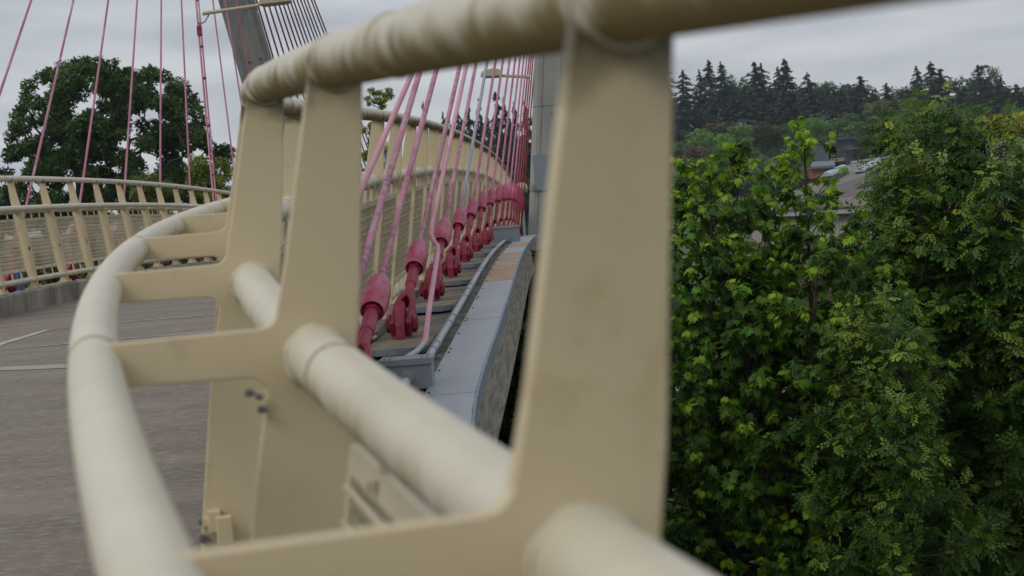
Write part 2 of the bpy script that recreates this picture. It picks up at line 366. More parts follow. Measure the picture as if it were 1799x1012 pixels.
def mesh_wires(sp):
    m = MB(); hw = sp/2-.11; h0, h1 = .23, .76; w = .0013
    def strip(ya, ha, yb, hb):
        for a, b in (((-w, 0), (w, 0)), ((0, -w), (0, w))):
            v = [(LEAN*ha+a[1]+.036, ya+a[0], ha), (LEAN*ha+b[1]+.036, ya+b[0], ha), (LEAN*hb+b[1]+.036, yb+b[0], hb), (LEAN*hb+a[1]+.036, yb+a[0], hb)]
            m.add(v, [(0, 1, 2, 3)])
    k = .35; D = (h1-h0)*k; y = -hw-D
    while y < hw:
        for sgn in (1, -1):
            ya, yb = y, y+D; a0, b0 = 0., 1.
            if ya < -hw: a0 = (-hw-ya)/D
            if yb > hw: b0 = (hw-ya)/D
            Y0, Y1 = ya+D*a0, ya+D*b0; H0, H1 = h0+(h1-h0)*a0, h0+(h1-h0)*b0
            if sgn < 0: Y0, Y1 = -Y0, -Y1
            if abs(H1-H0) > .01: strip(Y0, H0, Y1, H1)
        y += .019
    return m.mesh('wire_mesh')
def rod_mesh(sp):
    m = MB(); hw = sp/2-.09; m.tube([(.029, -hw, 0), (.029, hw, 0)], .005, 6); return m.mesh('rod')
def tubeline(fn, o, h, ss, r, n=18):
    m = MB(); m.tube([fn(s, o, h) for s in ss], r, n); return m
M_rail_far = rail_material('far_rail_paint', (.60, .55, .43), (.36, .31, .2), .5, .7, 1.7)
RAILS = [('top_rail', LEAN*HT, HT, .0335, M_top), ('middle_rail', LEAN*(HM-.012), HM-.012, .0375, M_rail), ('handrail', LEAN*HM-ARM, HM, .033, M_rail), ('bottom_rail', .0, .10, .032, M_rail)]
def ring_mesh(r):
    m = MB(); m.tube([(0, -.005, 0), (0, .005, 0)], r+.0016, 18); return m.mesh('weld_ring', True)
def make_railing(side, label, stations, sp, smin, smax, npan, nrods_obj):
    fn = P if side > 0 else PL
    root = empty('railing', tuple(fn(max(smin, 0), 0, 0)), 0, label, 'railing'); off = Vector(root.location)
    ss = np.concatenate([np.arange(smin, 12, .15), np.arange(12.0, smax, .4)]) if smin < 12 else np.arange(smin, smax, .4)
    for nm, o, h, r, mt in RAILS:
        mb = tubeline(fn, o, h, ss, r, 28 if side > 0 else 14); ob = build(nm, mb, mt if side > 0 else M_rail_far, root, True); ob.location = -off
        ME_r = ring_mesh(r)
        ph = {'top_rail': .75, 'middle_rail': 1.0, 'handrail': 1.28, 'bottom_rail': .4}[nm]
        for i in range(16):
            s = ph+2.4*i+(0 if side > 0 else math.ceil(smin))
            if s > smax: break
            rg = link('weld_ring', ME_r, M_weld, ob); rg.location = Vector(fn(s, o, h)); q = Vector(fn(s+.05, o, h)-fn(s-.05, o, h)); rg.rotation_euler = q.to_track_quat('Y', 'Z').to_euler()
    fm, wm, rm = frame_mesh(sp), mesh_wires(sp), rod_mesh(sp)
    for j, s in enumerate(stations):
        a = -heading(s)+(0 if side > 0 else PI)
        p = link('post', ME_post, M_post, root); p.location = Vector(fn(s, 0, 0))-off; p.rotation_euler = (0, 0, a)
        b = link('base_plate', ME_base, M_post, p)
        if side > 0 and j < 7: link('weld_bead', ME_bead, M_rail, p, (LEAN*(HM-.012), 0, HM-.012)); link('weld_bead', ME_bead2, M_top, p, (LEAN*HT, 0, HT))
        if j < 26:
            for y in (-.04, .04): link('nut', ME_nut, M_post, p, (-.055, y, .014)); 
            link('nut', ME_nut, M_post, p, (.055, 0, .014))
            c = link('panel_clip', ME_clip, M_post, p, (LEAN*.44+.012, 0, .44))
            if side > 0 and j == 3:
                for z_ in (.012, -.022): b_ = link('bolt', ME_bolt, M_bolt, c, (-.082, -.015, z_)); b_.rotation_euler = (0, PI/2, 0); b_.scale = (.7, .7, .7)
            if side > 0 and j == 2:
                for x_, z_, e_ in ((.042, .848, .45), (.054, .842, .35), (.056, .826, .45)): b_ = link('bolt', ME_bolt, M_bolt, p, (x_, -.012, z_)); b_.rotation_euler = (PI/2, .3, .5); b_.scale = (e_, e_, e_)
        if j < len(stations)-1 and j < npan:
            s2 = stations[j+1]; q0 = Vector(fn(s, 0, 0)); q1 = Vector(fn(s2, 0, 0)); d = q1-q0
            pn = link('panel', fm, M_panel, root); pn.location = (q0+q1)/2-off
            ang = math.atan2(d.y, d.x)-PI/2
            if side < 0: ang += PI
            sl = math.atan2(d.z, math.hypot(d.x, d.y))
            pn.rotation_euler = (Matrix.Rotation(ang, 4, 'Z') @ Matrix.Rotation(sl if side > 0 else -sl, 4, 'X')).to_euler()
            w = link('wire_mesh', wm, M_panel, pn); w['kind'] = 'stuff'
            hs = [.262+.0435*k for k in range(12)]
            if j < nrods_obj:
                for h in hs: link('rod', rm, M_panel, pn, (LEAN*h, 0, h))
            else:
                m = MB()
                for h in hs: m.tube([(LEAN*h+.029, -sp/2+.09, h), (LEAN*h+.029, sp/2-.09, h)], .005, 5)
                o = build('rods', m, M_panel, pn); o['kind'] = 'stuff'
    return root
SPR = 1.21247
make_railing(1, 'cream tube railing filling the foreground, curving from the camera past the red cable anchors', [i*SPR for i in range(-1, 40)], SPR, -2.2, 47, 40, 24)
lst = [st_left(j*1.3029) for j in range(-2, 24)]
make_railing(-1, 'cream mesh panel railing on the far side of the deck, left of the photo', lst, 1.3029, lst[0]-1, 56, 25, 24)
# grime where the near posts meet the top rail
# ------------------------------------------------------------------ cable stays
def clevis_meshes():
    out_ = {}
    m = MB()                        # fork: saddle block and two arms, z along the cable, x across
    import itertools
    pts = []
    for sx in (-1, 1):
        poly = [(sx*.030, -.075), (sx*.066, -.075), (sx*.068, .06), (sx*.064, .19), (sx*.044, .27), (sx*.02, .30), (sx*.0, .30), (sx*.0, .262), (sx*.018, .245), (sx*.030, .19)]
        m.prism(poly, -.05, .05)
    out_['clevis'] = m.mesh('clevis', False, .006)
    m = MB(); m.lathe([(.030, .29), (.036, .292), (.036, .34), (.031, .345), (.031, .46), (.037, .465), (.037, .60), (.033, .605), (.033, .68)], 14); out_['threaded_rod'] = m.mesh('threaded_rod', .6)
    m = MB(); m.lathe([(.034, .70), (.050, .685), (.058, .672), (.066, .70), (.0695, .755), (.0695, .86), (.062, .93), (.048, .985), (.03, 1.02), (.019, 1.03)], 22); out_['socket'] = m.mesh('socket', .5)
    m = MB(); m.lathe([(.044, .655), (.044, .69), (.03, .69)], 6); out_['lock_nut'] = m.mesh('lock_nut')
    m = MB()
    R_ = Matrix.Rotation(PI/2, 4, 'Y')
    for a, b, r, n in ((.068, .092, .058, 6), (-.092, -.068, .058, 6), (.092, .099, .04, 12), (-.099, -.092, .04, 12)): m.tube([(a, 0, 0), (b, 0, 0)], r, n)
    m.tube([(-.095, 0, 0), (.095, 0, 0)], .026, 12)
    out_['pin'] = m.mesh('pin', False, .003)
    m = MB(); m.prism([(-.19, -.085), (.15, -.085), (.14, .01), (.07, .10), (-.04, .13), (-.10, .09), (-.19, .0)], -.022, .022, axis=0); out_['lug_plate'] = m.mesh('lug_plate', False, .004)
    m = MB(); m.prism([(-.17, -.82), (.09, -.82), (.17, -.70), (.17, .70), (.09, .82), (-.17, .82)], -.012, .014, axis=2); out_['anchor_plate'] = m.mesh('anchor_plate', False, .003)
    m = MB(); m.prism([(-.17, -.84), (.092, -.84), (.19, -.71), (.175, -.705), (.088, -.822), (-.17, -.822)], -.02, .0165, axis=2); out_['edge_bar'] = m.mesh('edge_bar')
    m = MB(); m.lathe([(.019, 0), (.019, 1)], 12); out_['cable'] = m.mesh('cable', .5)
    return out_
CM = clevis_meshes()
TR = at(1019, -830, 43.5); TL = at(287, -690, 43.5)
ORD = ['first', 'second', 'third', 'fourth', 'fifth', 'sixth', 'seventh', 'eighth', 'ninth', 'tenth', 'eleventh', 'twelfth', 'thirteenth', 'fourteenth', 'fifteenth', 'sixteenth', 'seventeenth', 'eighteenth', 'nineteenth', 'twentieth', 'twenty-first', 'twenty-second', 'twenty-third', 'twenty-fourth', 'twenty-fifth', 'twenty-sixth', 'twenty-seventh', 'twenty-eighth', 'twenty-ninth', 'thirtieth']
def stay(anchor, nvec, tvec, top, cmat, smat, label, group, full=True, kr=.85, thin=1.0):
    A = Vector(anchor); rz = math.atan2(nvec[1], nvec[0])
    root = empty('stay_cable', A, rz, label, 'cable', group)
    inv = Matrix.Rotation(-rz, 4, 'Z')
    d = inv.to_3x3() @ (Vector(top)-A); ln = d.length; d.normalize()
    x = Vector((1, 0, 0)); x = (x-d*x.dot(d)).normalized(); y = d.cross(x)
    R = Matrix((x, y, d)).transposed().to_4x4()
    rot = R.to_euler()
    if full:
        for nm, mt in (('clevis', M_crim), ('threaded_rod', M_crim), ('lock_nut', M_crim), ('socket', smat), ('pin', M_crim)):
            o = link(nm, CM[nm], None, root); o.rotation_euler = rot; o.scale = (thin, thin, 1)
            if len(o.data.materials) == 0: o.data.materials.append(mt)
            else: o.material_slots[0].link = 'OBJECT'; o.material_slots[0].material = mt
        link('lug_plate', CM['lug_plate'], M_crim, root); link('anchor_plate', CM['anchor_plate'], M_pad, root, (.02, 0, -.095)); link('edge_bar', CM['edge_bar'], M_steel, root, (.02, 0, -.095))
    cb = link('cable', CM['cable'], None, root)
    if len(cb.data.materials) == 0: cb.data.materials.append(cmat)
    cb.material_slots[0].link = 'OBJECT'; cb.material_slots[0].material = cmat
    st_ = 1.0 if full else 0.0
    cb.matrix_local = R @ Matrix.Translation((0, 0, st_)) @ Matrix.Diagonal((kr, kr, ln-st_, 1))
    return root
def nt_vec(s): a = heading(s); return np.array([math.cos(a), -math.sin(a), 0]), np.array([math.sin(a), math.cos(a), 0])
right_anchor = {}
for k in range(-1, 15):
    s = 7.243+2.5988*k
    if k == -1: s = 5.6
    n, t = nt_vec(s); A = P(s, .175 if k == -1 else .2136, .0572)
    cm = M_pink if k < 3 else (M_grey_cable if k == 3 else (M_pinkL if k < 11 else M_crim))
    if k in (0, 2): cm = M_pink
    right_anchor[k] = A
    lab = {-1: 'pink stay cable nearest the camera, its anchor hidden behind the near railing',
           0: 'pink stay cable with the largest socket, lower end behind the near middle rail',
           1: 'pink stay cable with the light pink conduit dropping beside its socket',
           2: 'grey and pink mottled stay cable, socket just behind the conduit bend',
           3: 'bare grey stay cable on the right ledge, among the pink ones'}.get(k, '%s red stay cable along the right ledge, counted from the camera' % ORD[k+1])
    stay(A, n, t, TR, cm, M_sock if k < 11 else M_sockd, lab, 'stay cables anchored on the right ledge', thin=max(.66, .97-.035*max(k, 0)))
# pipe-like stay closest to the camera, crossing in front of the railing
Abot = P(4.1, .33, .05); q0 = at(650, 298, 7.6); q1 = at(715, 149, 8.1); dirv = q1-q0
Abot = q0-dirv*((q0[2]-P(3.9, .2, 0)[2])/dirv[2]); Ttop = q0+dirv*18
stay(Abot, *nt_vec(4.0), Ttop, M_pipe, M_sock, 'thin light pink stay leaning across the nearest thick pink stay', 'stay cables anchored on the right ledge', full=False, kr=.62)
for k in range(-4, 11):
    l = (17.371-20.347)+k*2.6599; s = st_left(l); n, t = nt_vec(s); A = PL(s, .2136, .0572)
    if k < -1 and l < -8: continue
    stay(A, -n, t, TL, M_pinkL, M_sockd, '%s faded pink stay cable behind the left railing, counted from the photo edge' % ORD[k+4], 'stay cables anchored behind the left railing')
for j in range(15):
    u = j/14.0; px50 = [465, 475, 485, 495.5, 504, 512, 519.6, 526.8, 533, 540, 546.6, 552.5, 558.5, 566, 571][j]
    tx = 246+36*u; slope = (px50-tx)/752.0; Yb = 47+1.9*j
    B_ = at(px50+slope*392, 442, Yb); T_ = at(tx, -702, 43.9)
    nn = np.array([-1., 0, 0]); 
    stay(B_, nn, nn, T_, M_darkred, M_sockd, '%s dark red back stay to the right of the left mast' % ORD[j], 'dark back stays beyond the left mast', full=False, kr=1.15)

# light pink conduit coming down beside the second stay
k1 = right_anchor[1]; d1 = TR-k1; d1 /= np.linalg.norm(d1); n1, t1 = nt_vec(9.84)
c_off = n1*.052-t1*.01
pts = [k1+d1*u+c_off for u in (24, 12, 6, 3, 1.6, 1.25)]+[k1+d1*1.12+n1*.058, k1+d1*1.02+n1*.085, k1+d1*.96+n1*.115, k1+d1*.86+n1*.125]
pts += [P(9.35, .405, .13), P(9.14, .405, .06), P(9.05, .405, .03), P(8.85, .40, .022)]
root = empty('conduit_pipe', tuple(P(8.85, .4, .02)), 0, 'light pink conduit bending down beside the second socket to the grey box', 'pipe'); o_ = Vector(root.location)
m = MB(); m.tube(pts, .0155, 12); build('pipe', m, M_pipe, root, .6).location = -o_
m = MB(); m.tube([P(8.86, .40, .022), P(8.6, .39, .02), P(8.2, .38, .04), P(7.9, .38, .05)], .0165, 12); build('elbow', m, M_conduit, root, .6).location = -o_
m = MB()
for u in (4.5, 7.5, 10.5):
    c = k1+d1*u; m.tube([c+c_off-d1*.008, c+c_off+d1*.008], .02, 12)
build('clamp', m, M_crim, root).location = -o_
# grey conduit run and junction boxes
root = empty('electrical_conduit', tuple(P(8, .45, 0)), 0, 'long grey galvanised conduit running along the ledge beside the cover plates', 'pipe'); o_ = Vector(root.location)
m = MB(); m.tube([P(s, .452-.0022*(s-8), -.012) for s in np.arange(7.84, 23.6, .4)], .022, 14); build('pipe', m, M_conduit, root, .6).location = -o_
m = MB(); m.tube([P(s, .43, .02) for s in np.arange(-3, 7.62, .4)], .021, 14); build('pipe', m, M_conduit, root, .6).location = -o_
for s in (9.2, 10.35, 12.3, 13.4, 15.6, 18, 20.4):
    m = MB(); m.tube([P(s-.03, .452-.0022*(s-8), -.012), P(s+.03, .452-.0022*(s-8), -.012)], .027, 14); build('coupling', m, M_conduit, root, .6).location = -o_
for s in (8.9, 10.75, 12.9, 15.1, 17.5, 20):
    m = MB(); o0 = .452-.0022*(s-8); m.sweep([(o0-.05, -.046), (o0+.04, -.046), (o0+.04, -.040), (o0-.05, -.040)], [s-.02, s+.02], P); m.tube([P(s-.012, o0, -.012), P(s+.012, o0, -.012)], .0255, 14); build('strap', m, M_steel, root, .6).location = -o_
def jbox(s, o0, o1, h1, ln, label):
    n, t = nt_vec(s); c = P(s, (o0+o1)/2, -.05); w = o1-o0
    root = empty('junction_box', tuple(c), -heading(s), label, 'box', 'grey junction boxes on the ledge')
    m = MB(); m.box(-w/2, w/2, -ln/2, ln/2, 0, h1); build('body', m, M_box, root, False, .003)
    m = MB(); m.box(-w/2-.006, w/2+.006, -ln/2-.006, ln/2+.006, h1+.001, h1+.02); m.box(-w/2-.006, w/2+.006, -ln/2-.009, -ln/2-.004, h1-.012, h1+.02); build('lid', m, M_box, root, False, .003)
    for x in (-w/2+.02, -w/2+.045, w/2-.045, w/2-.02):
        for y in (-ln/2+.03, ln/2-.03):
            m = MB(); m.tube([(x, y, h1+.02), (x, y, h1+.025)], .005, 8); build('screw', m, M_bolt, root)
    m = MB(); m.lathe([(.034, 0), (.034, .014), (.027, .014), (.027, .03)], 14); f = build('hub', m, M_conduit, root, .6); f.location = (.0, -ln/2, .055); f.rotation_euler = (PI/2, 0, 0)
    return root
jbox(7.72, .30, .535, .125, .19, 'grey junction box with screwed lid, above the near middle rail')
jbox(24.2, .26, .60, .20, .3, 'grey junction box at the far end of the conduit by the mast')

# ------------------------------------------------------------------ street lamps on the stays
def lamp(px, py, Y, w, armpx, flip, label, k):
    """luminaire whose near end sits at the photo point; arm reaches back to the stay"""
    a = at(*armpx[0], armpx[0][2] if len(armpx[0]) > 2 else Y) if False else at(armpx[0], armpx[1], Y)
    c = at(px, py, Y); root = empty('lamp', tuple(a), 0, label, 'lamp', 'lamps hung from the stays'); off = Vector(a)
    d = c-a; dn = d/np.linalg.norm(d)
    m = MB(); m.tube([a, a+(c-a)*.5, c], [.038, .034, .03], 8); build('arm', m, M_lamp, root).location = -off
    ang = math.atan2(dn[1], dn[0])
    M_ = Matrix.Translation(Vector(c)) @ Matrix.Rotation(ang, 4, 'Z') @ Matrix.Rotation(-.04, 4, 'Y')
    h = .13
    m = MB(); pr = [(0, .02), (.05, h), (w*.45, h+.02), (w*.92, h*.75), (w, .03), (w, -.01), (0, -.01)]
    v = []; n = len(pr)
    for y in (-.16, .16): v += [tuple(M_ @ Vector((x, y, z))) for x, z in pr]
    m.add(v, [tuple(range(n)), tuple(range(2*n-1, n-1, -1))]+[(i, (i+1) % n, (i+1) % n+n, i+n) for i in range(n)])
    build('housing', m, M_lamp, root, False, .01).location = -off
    m = MB(); m.box(.05, w-.05, -.13, .13, -.035, -.012, M_); build('lens', m, M_glass, root).location = -off
    return root, a, c
Ylp = 36.0
r_, a_, c_ = lamp(456, 9, Ylp, .60, (356, 24), 1, 'beige street lamp head at the top edge beside the left mast', 0)
# conduit, clamps and brace of that lamp, running beside its stay
s6 = st_left((17.371-20.347)+6*2.6599); A6 = PL(s6, .2136, .0572); d6 = TL-A6; d6 /= np.linalg.norm(d6)
off = Vector(r_.location)
m = MB(); m.tube([A6+d6*u+np.array([-.045, -.02, 0]) for u in (.9, 3, 6, 9, 12)], .02, 10); build('conduit', m, M_pinkL, r_, .6).location = -off
for u in (1.8, 2.9, 4.0, 4.75, 5.3, 5.9):
    m = MB(); c = A6+d6*u+np.array([-.02, -.01, 0]); m.tube([c-d6*.015, c+d6*.015], .044, 12); build('clamp', m, M_pinkL, r_, .6).location = -off
m = MB(); m.tube([at(367, 26, Ylp), at(360, 38, Ylp), at(352, 42, Ylp), at(349, 45, Ylp)], .014, 6); build('brace', m, M_steel, r_).location = -off
m = MB(); c = at(351, 54, Ylp); m.box(c[0]-.05, c[0]+.04, c[1]-.05, c[1]+.05, c[2]-.1, c[2]+.09); build('fuse_box', m, M_crim, r_, False, .01).location = -off
lamp(882, 133, 38.0, .42, (931, 135), -1, 'beige street lamp head seen between the right stays below the top rail', 0)
for px, py, Y in ((676, 257, 52.0), (916, 330, 54.0)):
    c = at(px, py, Y); root = empty('lamp', tuple(c), 0, 'small cream lamp globe seen %s' % ('through the middle railing posts' if px < 800 else 'behind the farthest sockets by the right mast'), 'lamp', 'small lamps beyond the deck')
    m = MB(); m.lathe([(.03, -.14), (.16, -.12), (.2, .0), (.15, .1), (.05, .15)], 14); build('globe', m, M_lamp, root, True)
    m = MB(); m.tube([(0, 0, -.14), (0, 0, -3.2)], .04, 8); build('pole', m, M_steel, root)

# ------------------------------------------------------------------ masts
def mast(top, bot, w_top, w_bot, dpt, label, mt=None):
    T = Vector(top); B = Vector(bot); d = T-B; k = -B.z/d.z; B0 = B+d*k
    root = empty('mast', B0, 0, label, 'mast', 'concrete masts carrying the stays')
    Ltot = (T-B0).length; f = (B-B0).length/Ltot
    m = MB(); nseg = 12; v = []; ch = .09
    d = (T-B0)
    def ring(u, grow=0):
        w = (w_bot+(w_top-w_bot)*u)/2+grow; q = dpt/2+grow; c = d*u
        return [(c.x+x, c.y+y, c.z) for x, y in ((-w+ch, -q), (w-ch, -q), (w, -q+ch), (w, q-ch), (w-ch, q), (-w+ch, q), (-w, q-ch), (-w, -q+ch))]
    us = []
    for i in range(nseg+1):
        u = i/nseg
        us += [u] if i in (0, nseg) else [u-.0012, u-.0011, u+.0011, u+.0012]
    n = 8; F = []
    for i, u in enumerate(us):
        g = 0 if (i % 4 in (0, 1) or i == len(us)-1) else -.012
        v += ring(u, g)
    for i in range(len(us)-1): F += [(i*n+k2, i*n+(k2+1) % n, (i+1)*n+(k2+1) % n, (i+1)*n+k2) for k2 in range(n)]
    F += [tuple(range(n))[::-1], tuple((len(us)-1)*n+k2 for k2 in range(n))]
    m.add(v, F); build('shaft', m, mt or M_mast, root)
    # vertical form joints standing slightly proud
    m = MB()
    for xo in (-.28, .18):
        for a, b in ((.3, .999),):
            v = []
            for u in (a, b):
                w = (w_bot+(w_top-w_bot)*u); c = d*u
                v += [(c.x+xo*w-.008, c.y-dpt/2-.006, c.z), (c.x+xo*w+.008, c.y-dpt/2-.006, c.z), (c.x+xo*w+.008, c.y-dpt/2+.01, c.z), (c.x+xo*w-.008, c.y-dpt/2+.01, c.z)]
            m.add(v, [(0, 1, 5, 4), (1, 2, 6, 5), (3, 0, 4, 7), (0, 3, 2, 1), (4, 5, 6, 7)])
    build('form_joint', m, M_mast2, root)
    return root, B0
TLm = at(262, -620, 43.9); BLm = at(452, 126, 43.9)
TLm = BLm+(at(416, 0, 43.9)-BLm)*6.1
mr, b0 = mast(TLm, BLm, .70, .82, .9, 'leaning grey concrete mast behind the left pink stays', M_mast2)
for px, py in ((438, 109), (457, 103)):
    c = at(px, py, 43.42); m = MB(); m.tube([c, c+np.array([0, .05, 0])], .022, 10); build('tie_hole', m, M_dirt, mr).location = -Vector(mr.location)
TRm = at(973, 100, 43.9)+(at(973, 100, 43.9)-at(966, 300, 43.9))*4.7
mr, b0 = mast(TRm, at(966, 300, 43.9), .86, .90, 1.0, 'pale concrete mast with a blue-grey painted patch behind the red sockets')
c0 = at(963, 285, 43.38); m = MB(); m.box(c0[0]-.34, c0[0]+.36, 43.37, 43.395, c0[2]-.62, c0[2]+.18); build('paint_patch', m, M_patch, mr).location = -Vector(mr.location)
c0 = at(928, 323, 43.3); m = MB(); m.box(c0[0]-.03, c0[0]+.03, 43.2, 43.36, c0[2]-.06, c0[2]+.06); build('switch_box', m, M_dirt, mr).location = -Vector(mr.location)
m = MB()
for i in range(5):
    pass

# red and blue things lying behind the left railing
for px, py, w, h, mt, nm, lab in ((76, 484, .20, .36, M_bluetub, 'junction_box', 'small blue box standing behind the left railing, between two posts'),):
    s = st_left(.45); A = PL(s, .35, -.04); root = empty(nm, tuple(A), -heading(s), lab, 'box')
    m = MB(); m.box(-.08, .08, -.1, .1, 0, .26); build('body', m, mt, root, False, .01); m = MB(); m.box(-.09, .09, -.11, .11, .262, .29); build('lid', m, mt, root, False, .005)

# ------------------------------------------------------------------ ground and hill
def sm(a, b, x): t = np.clip((x-a)/(b-a), 0, 1); return t*t*(3-2*t)
def ground(x, y):
    x = np.asarray(x, float); y = np.asarray(y, float)
    mask = sm(-110, -20, x)
    prof = np.interp(y, [-1000, 250, 330, 400, 460, 540, 640, 900, 3000], [0, 0, 2, 6, 12, 21, 25, 25, 20])
    return prof*mask+.25*np.sin(x*.13)*np.cos(y*.11)*sm(20, 60, y)
xs = np.unique(np.concatenate([np.arange(-1500, 1501, 150), np.arange(-160, 261, 10)])); ys = np.unique(np.concatenate([np.arange(-400, 3001, 200), np.arange(-20, 700, 12)]))
X_, Y_ = np.meshgrid(xs, ys); Z_ = ground(X_, Y_); nx = len(xs)
me = bpy.data.meshes.new('ground'); me.from_pydata(np.stack([X_.ravel(), Y_.ravel(), Z_.ravel()], 1).tolist(), [], [(j*nx+i, j*nx+i+1, (j+1)*nx+i+1, (j+1)*nx+i) for j in range(len(ys)-1) for i in range(nx-1)]); me.shade_smooth()
M_ground = material('rough_grass', (.06, .085, .025), (.035, .05, .015), .35, .4, .6, .95, third=(.13, .12, .05), tscale=.9, tlo=.52, thi=.66, detail=8, bump=.6, bscale=6)
link('ground', me, M_ground, kind='structure')
M_asph = material('asphalt', (.10, .10, .10), (.075, .075, .08), .8, rough=.9)
m = MB(); m.add([(5, 46, .03), (60, 46, .03), (60, 71, .03), (5, 71, .03)], [(0, 1, 2, 3)]); build('car_park', m, M_asph, kind='structure')
m = MB(); m.box(5, 60, 45.6, 45.95, -.1, .15); build('kerb', m, M_fasc, kind='structure')
m = MB(); m.add([(4, 39.5, .035), (60, 38.5, .035), (60, 40.7, .035), (4, 41.5, .035)], [(0, 1, 2, 3)]); build('path', m, material('pale_path', (.32, .31, .29), rough=.9), kind='structure')

# ------------------------------------------------------------------ foliage tools
def unit(v): return v/(np.linalg.norm(v, axis=-1, keepdims=True)+1e-9)
def leaves_mesh(name, C, D, Nn, S, COL, T, F):
    """C centres, D long axis, Nn normals, S sizes, COL colours, template T (M,3), faces F"""
    D = unit(D); X = unit(np.cross(D, Nn)); Z = np.cross(X, D)
    T = np.array(T, float); n = len(C); M_ = len(T)
    V = C[:, None, :]+S[:, None, None]*(X[:, None, :]*T[None, :, 0:1]+D[:, None, :]*T[None, :, 1:2]+Z[:, None, :]*T[None, :, 2:3])
    me = bpy.data.meshes.new(name); nf = len(F); k = len(F[0])
    Fa = (np.array(F)[None]+(np.arange(n)*M_)[:, None, None]).reshape(-1)
    me.vertices.add(n*M_); me.vertices.foreach_set('co', V.reshape(-1).astype(np.float32))
    me.loops.add(len(Fa)); me.loops.foreach_set('vertex_index', Fa.astype(np.int32))
    me.polygons.add(n*nf); me.polygons.foreach_set('loop_start', (np.arange(n*nf)*k).astype(np.int32)); me.polygons.foreach_set('loop_total', np.full(n*nf, k, np.int32))
    ca = me.color_attributes.new('Col', 'FLOAT_COLOR', 'POINT')
    c4 = np.ones((n, M_, 4), np.float32); c4[:, :, :3] = COL[:, None, :]; ca.data.foreach_set('color', c4.reshape(-1))
    me.update(calc_edges=True); me.validate(); return me
half = [(0, 0), (.30, -.12), (.26, .12), (.60, .30), (.33, .38), (.40, .68), (.14, .60)]
half = [(x*.86, y) for x, y in half]
MAPLE = [(0, .28, .05)]+[(x, y, -.10*abs(x)-.08*y*y) for x, y in half]+[(0, 1.0, -.14)]+[(-x, y, -.10*abs(x)-.08*y*y) for x, y in half[:0:-1]]
MAPLE_F = [(0, i, i+1) for i in range(1, len(MAPLE)-1)]+[(0, len(MAPLE)-1, 1)]
DIAM = [(0, 0, 0), (.32, .5, .06), (0, 1, -.05), (-.32, .5, .06)]
ASH = []; ASH_F = []
def leaflet(bx, by, ang, ln, wd):
    i = len(ASH); c, s = math.cos(ang), math.sin(ang)
    for a, b in ((0, 0), (wd, .45*ln), (0, ln), (-wd, .45*ln)): ASH.append((bx+b*s+a*c, by+b*c-a*s, -.25*abs(b*s)-.02))
    ASH_F.append((i, i+1, i+2, i+3))
for q in range(3):
    for sg in (-1, 1): leaflet(0, .12+.24*q, sg*1.0, .40, .105)
leaflet(0, .78, 0, .40, .11)
CLUMP = []; CLUMP_F = []
for q in range(3):
    a = q*2.1+.3; i = len(CLUMP)
    for x, y, z in ((0, 0, 0), (.26, .42, .1), (0, .85, 0), (-.26, .42, -.1)): CLUMP.append((x*math.cos(a)-y*math.sin(a)*.9, x*math.sin(a)+y*math.cos(a)*.9, z+.15*math.sin(q*2)))
    CLUMP_F.append((i, i+1, i+2, i+3))
def jitter_col(base, n, dv=.25, dh=.12):
    c = np.tile(np.array(base, float), (n, 1)); v = np.exp(rng.normal(0, dv, (n, 1))); h = rng.normal(0, dh, (n, 1))
    c = c*v; c[:, 0:1] *= np.exp(h); c[:, 2:3] *= np.exp(-h*.5); return np.clip(c, .004, .5)
def curve_pts(a, b, n, wob, sag=0):
    t = np.linspace(0, 1, n)[:, None]; p = a+(b-a)*t
    L_ = np.linalg.norm(b-a); ph = rng.uniform(0, 6.28, 3); fr = rng.uniform(1, 2.4, 3)
    w = np.stack([np.sin(t[:, 0]*fr[i]*PI+ph[i])-np.sin(ph[i])*(1-t[:, 0])-np.sin(fr[i]*PI+ph[i])*t[:, 0] for i in range(3)], 1)
    p = p+w*wob*L_; p[:, 2] += sag*np.sin(t[:, 0]*PI); return p

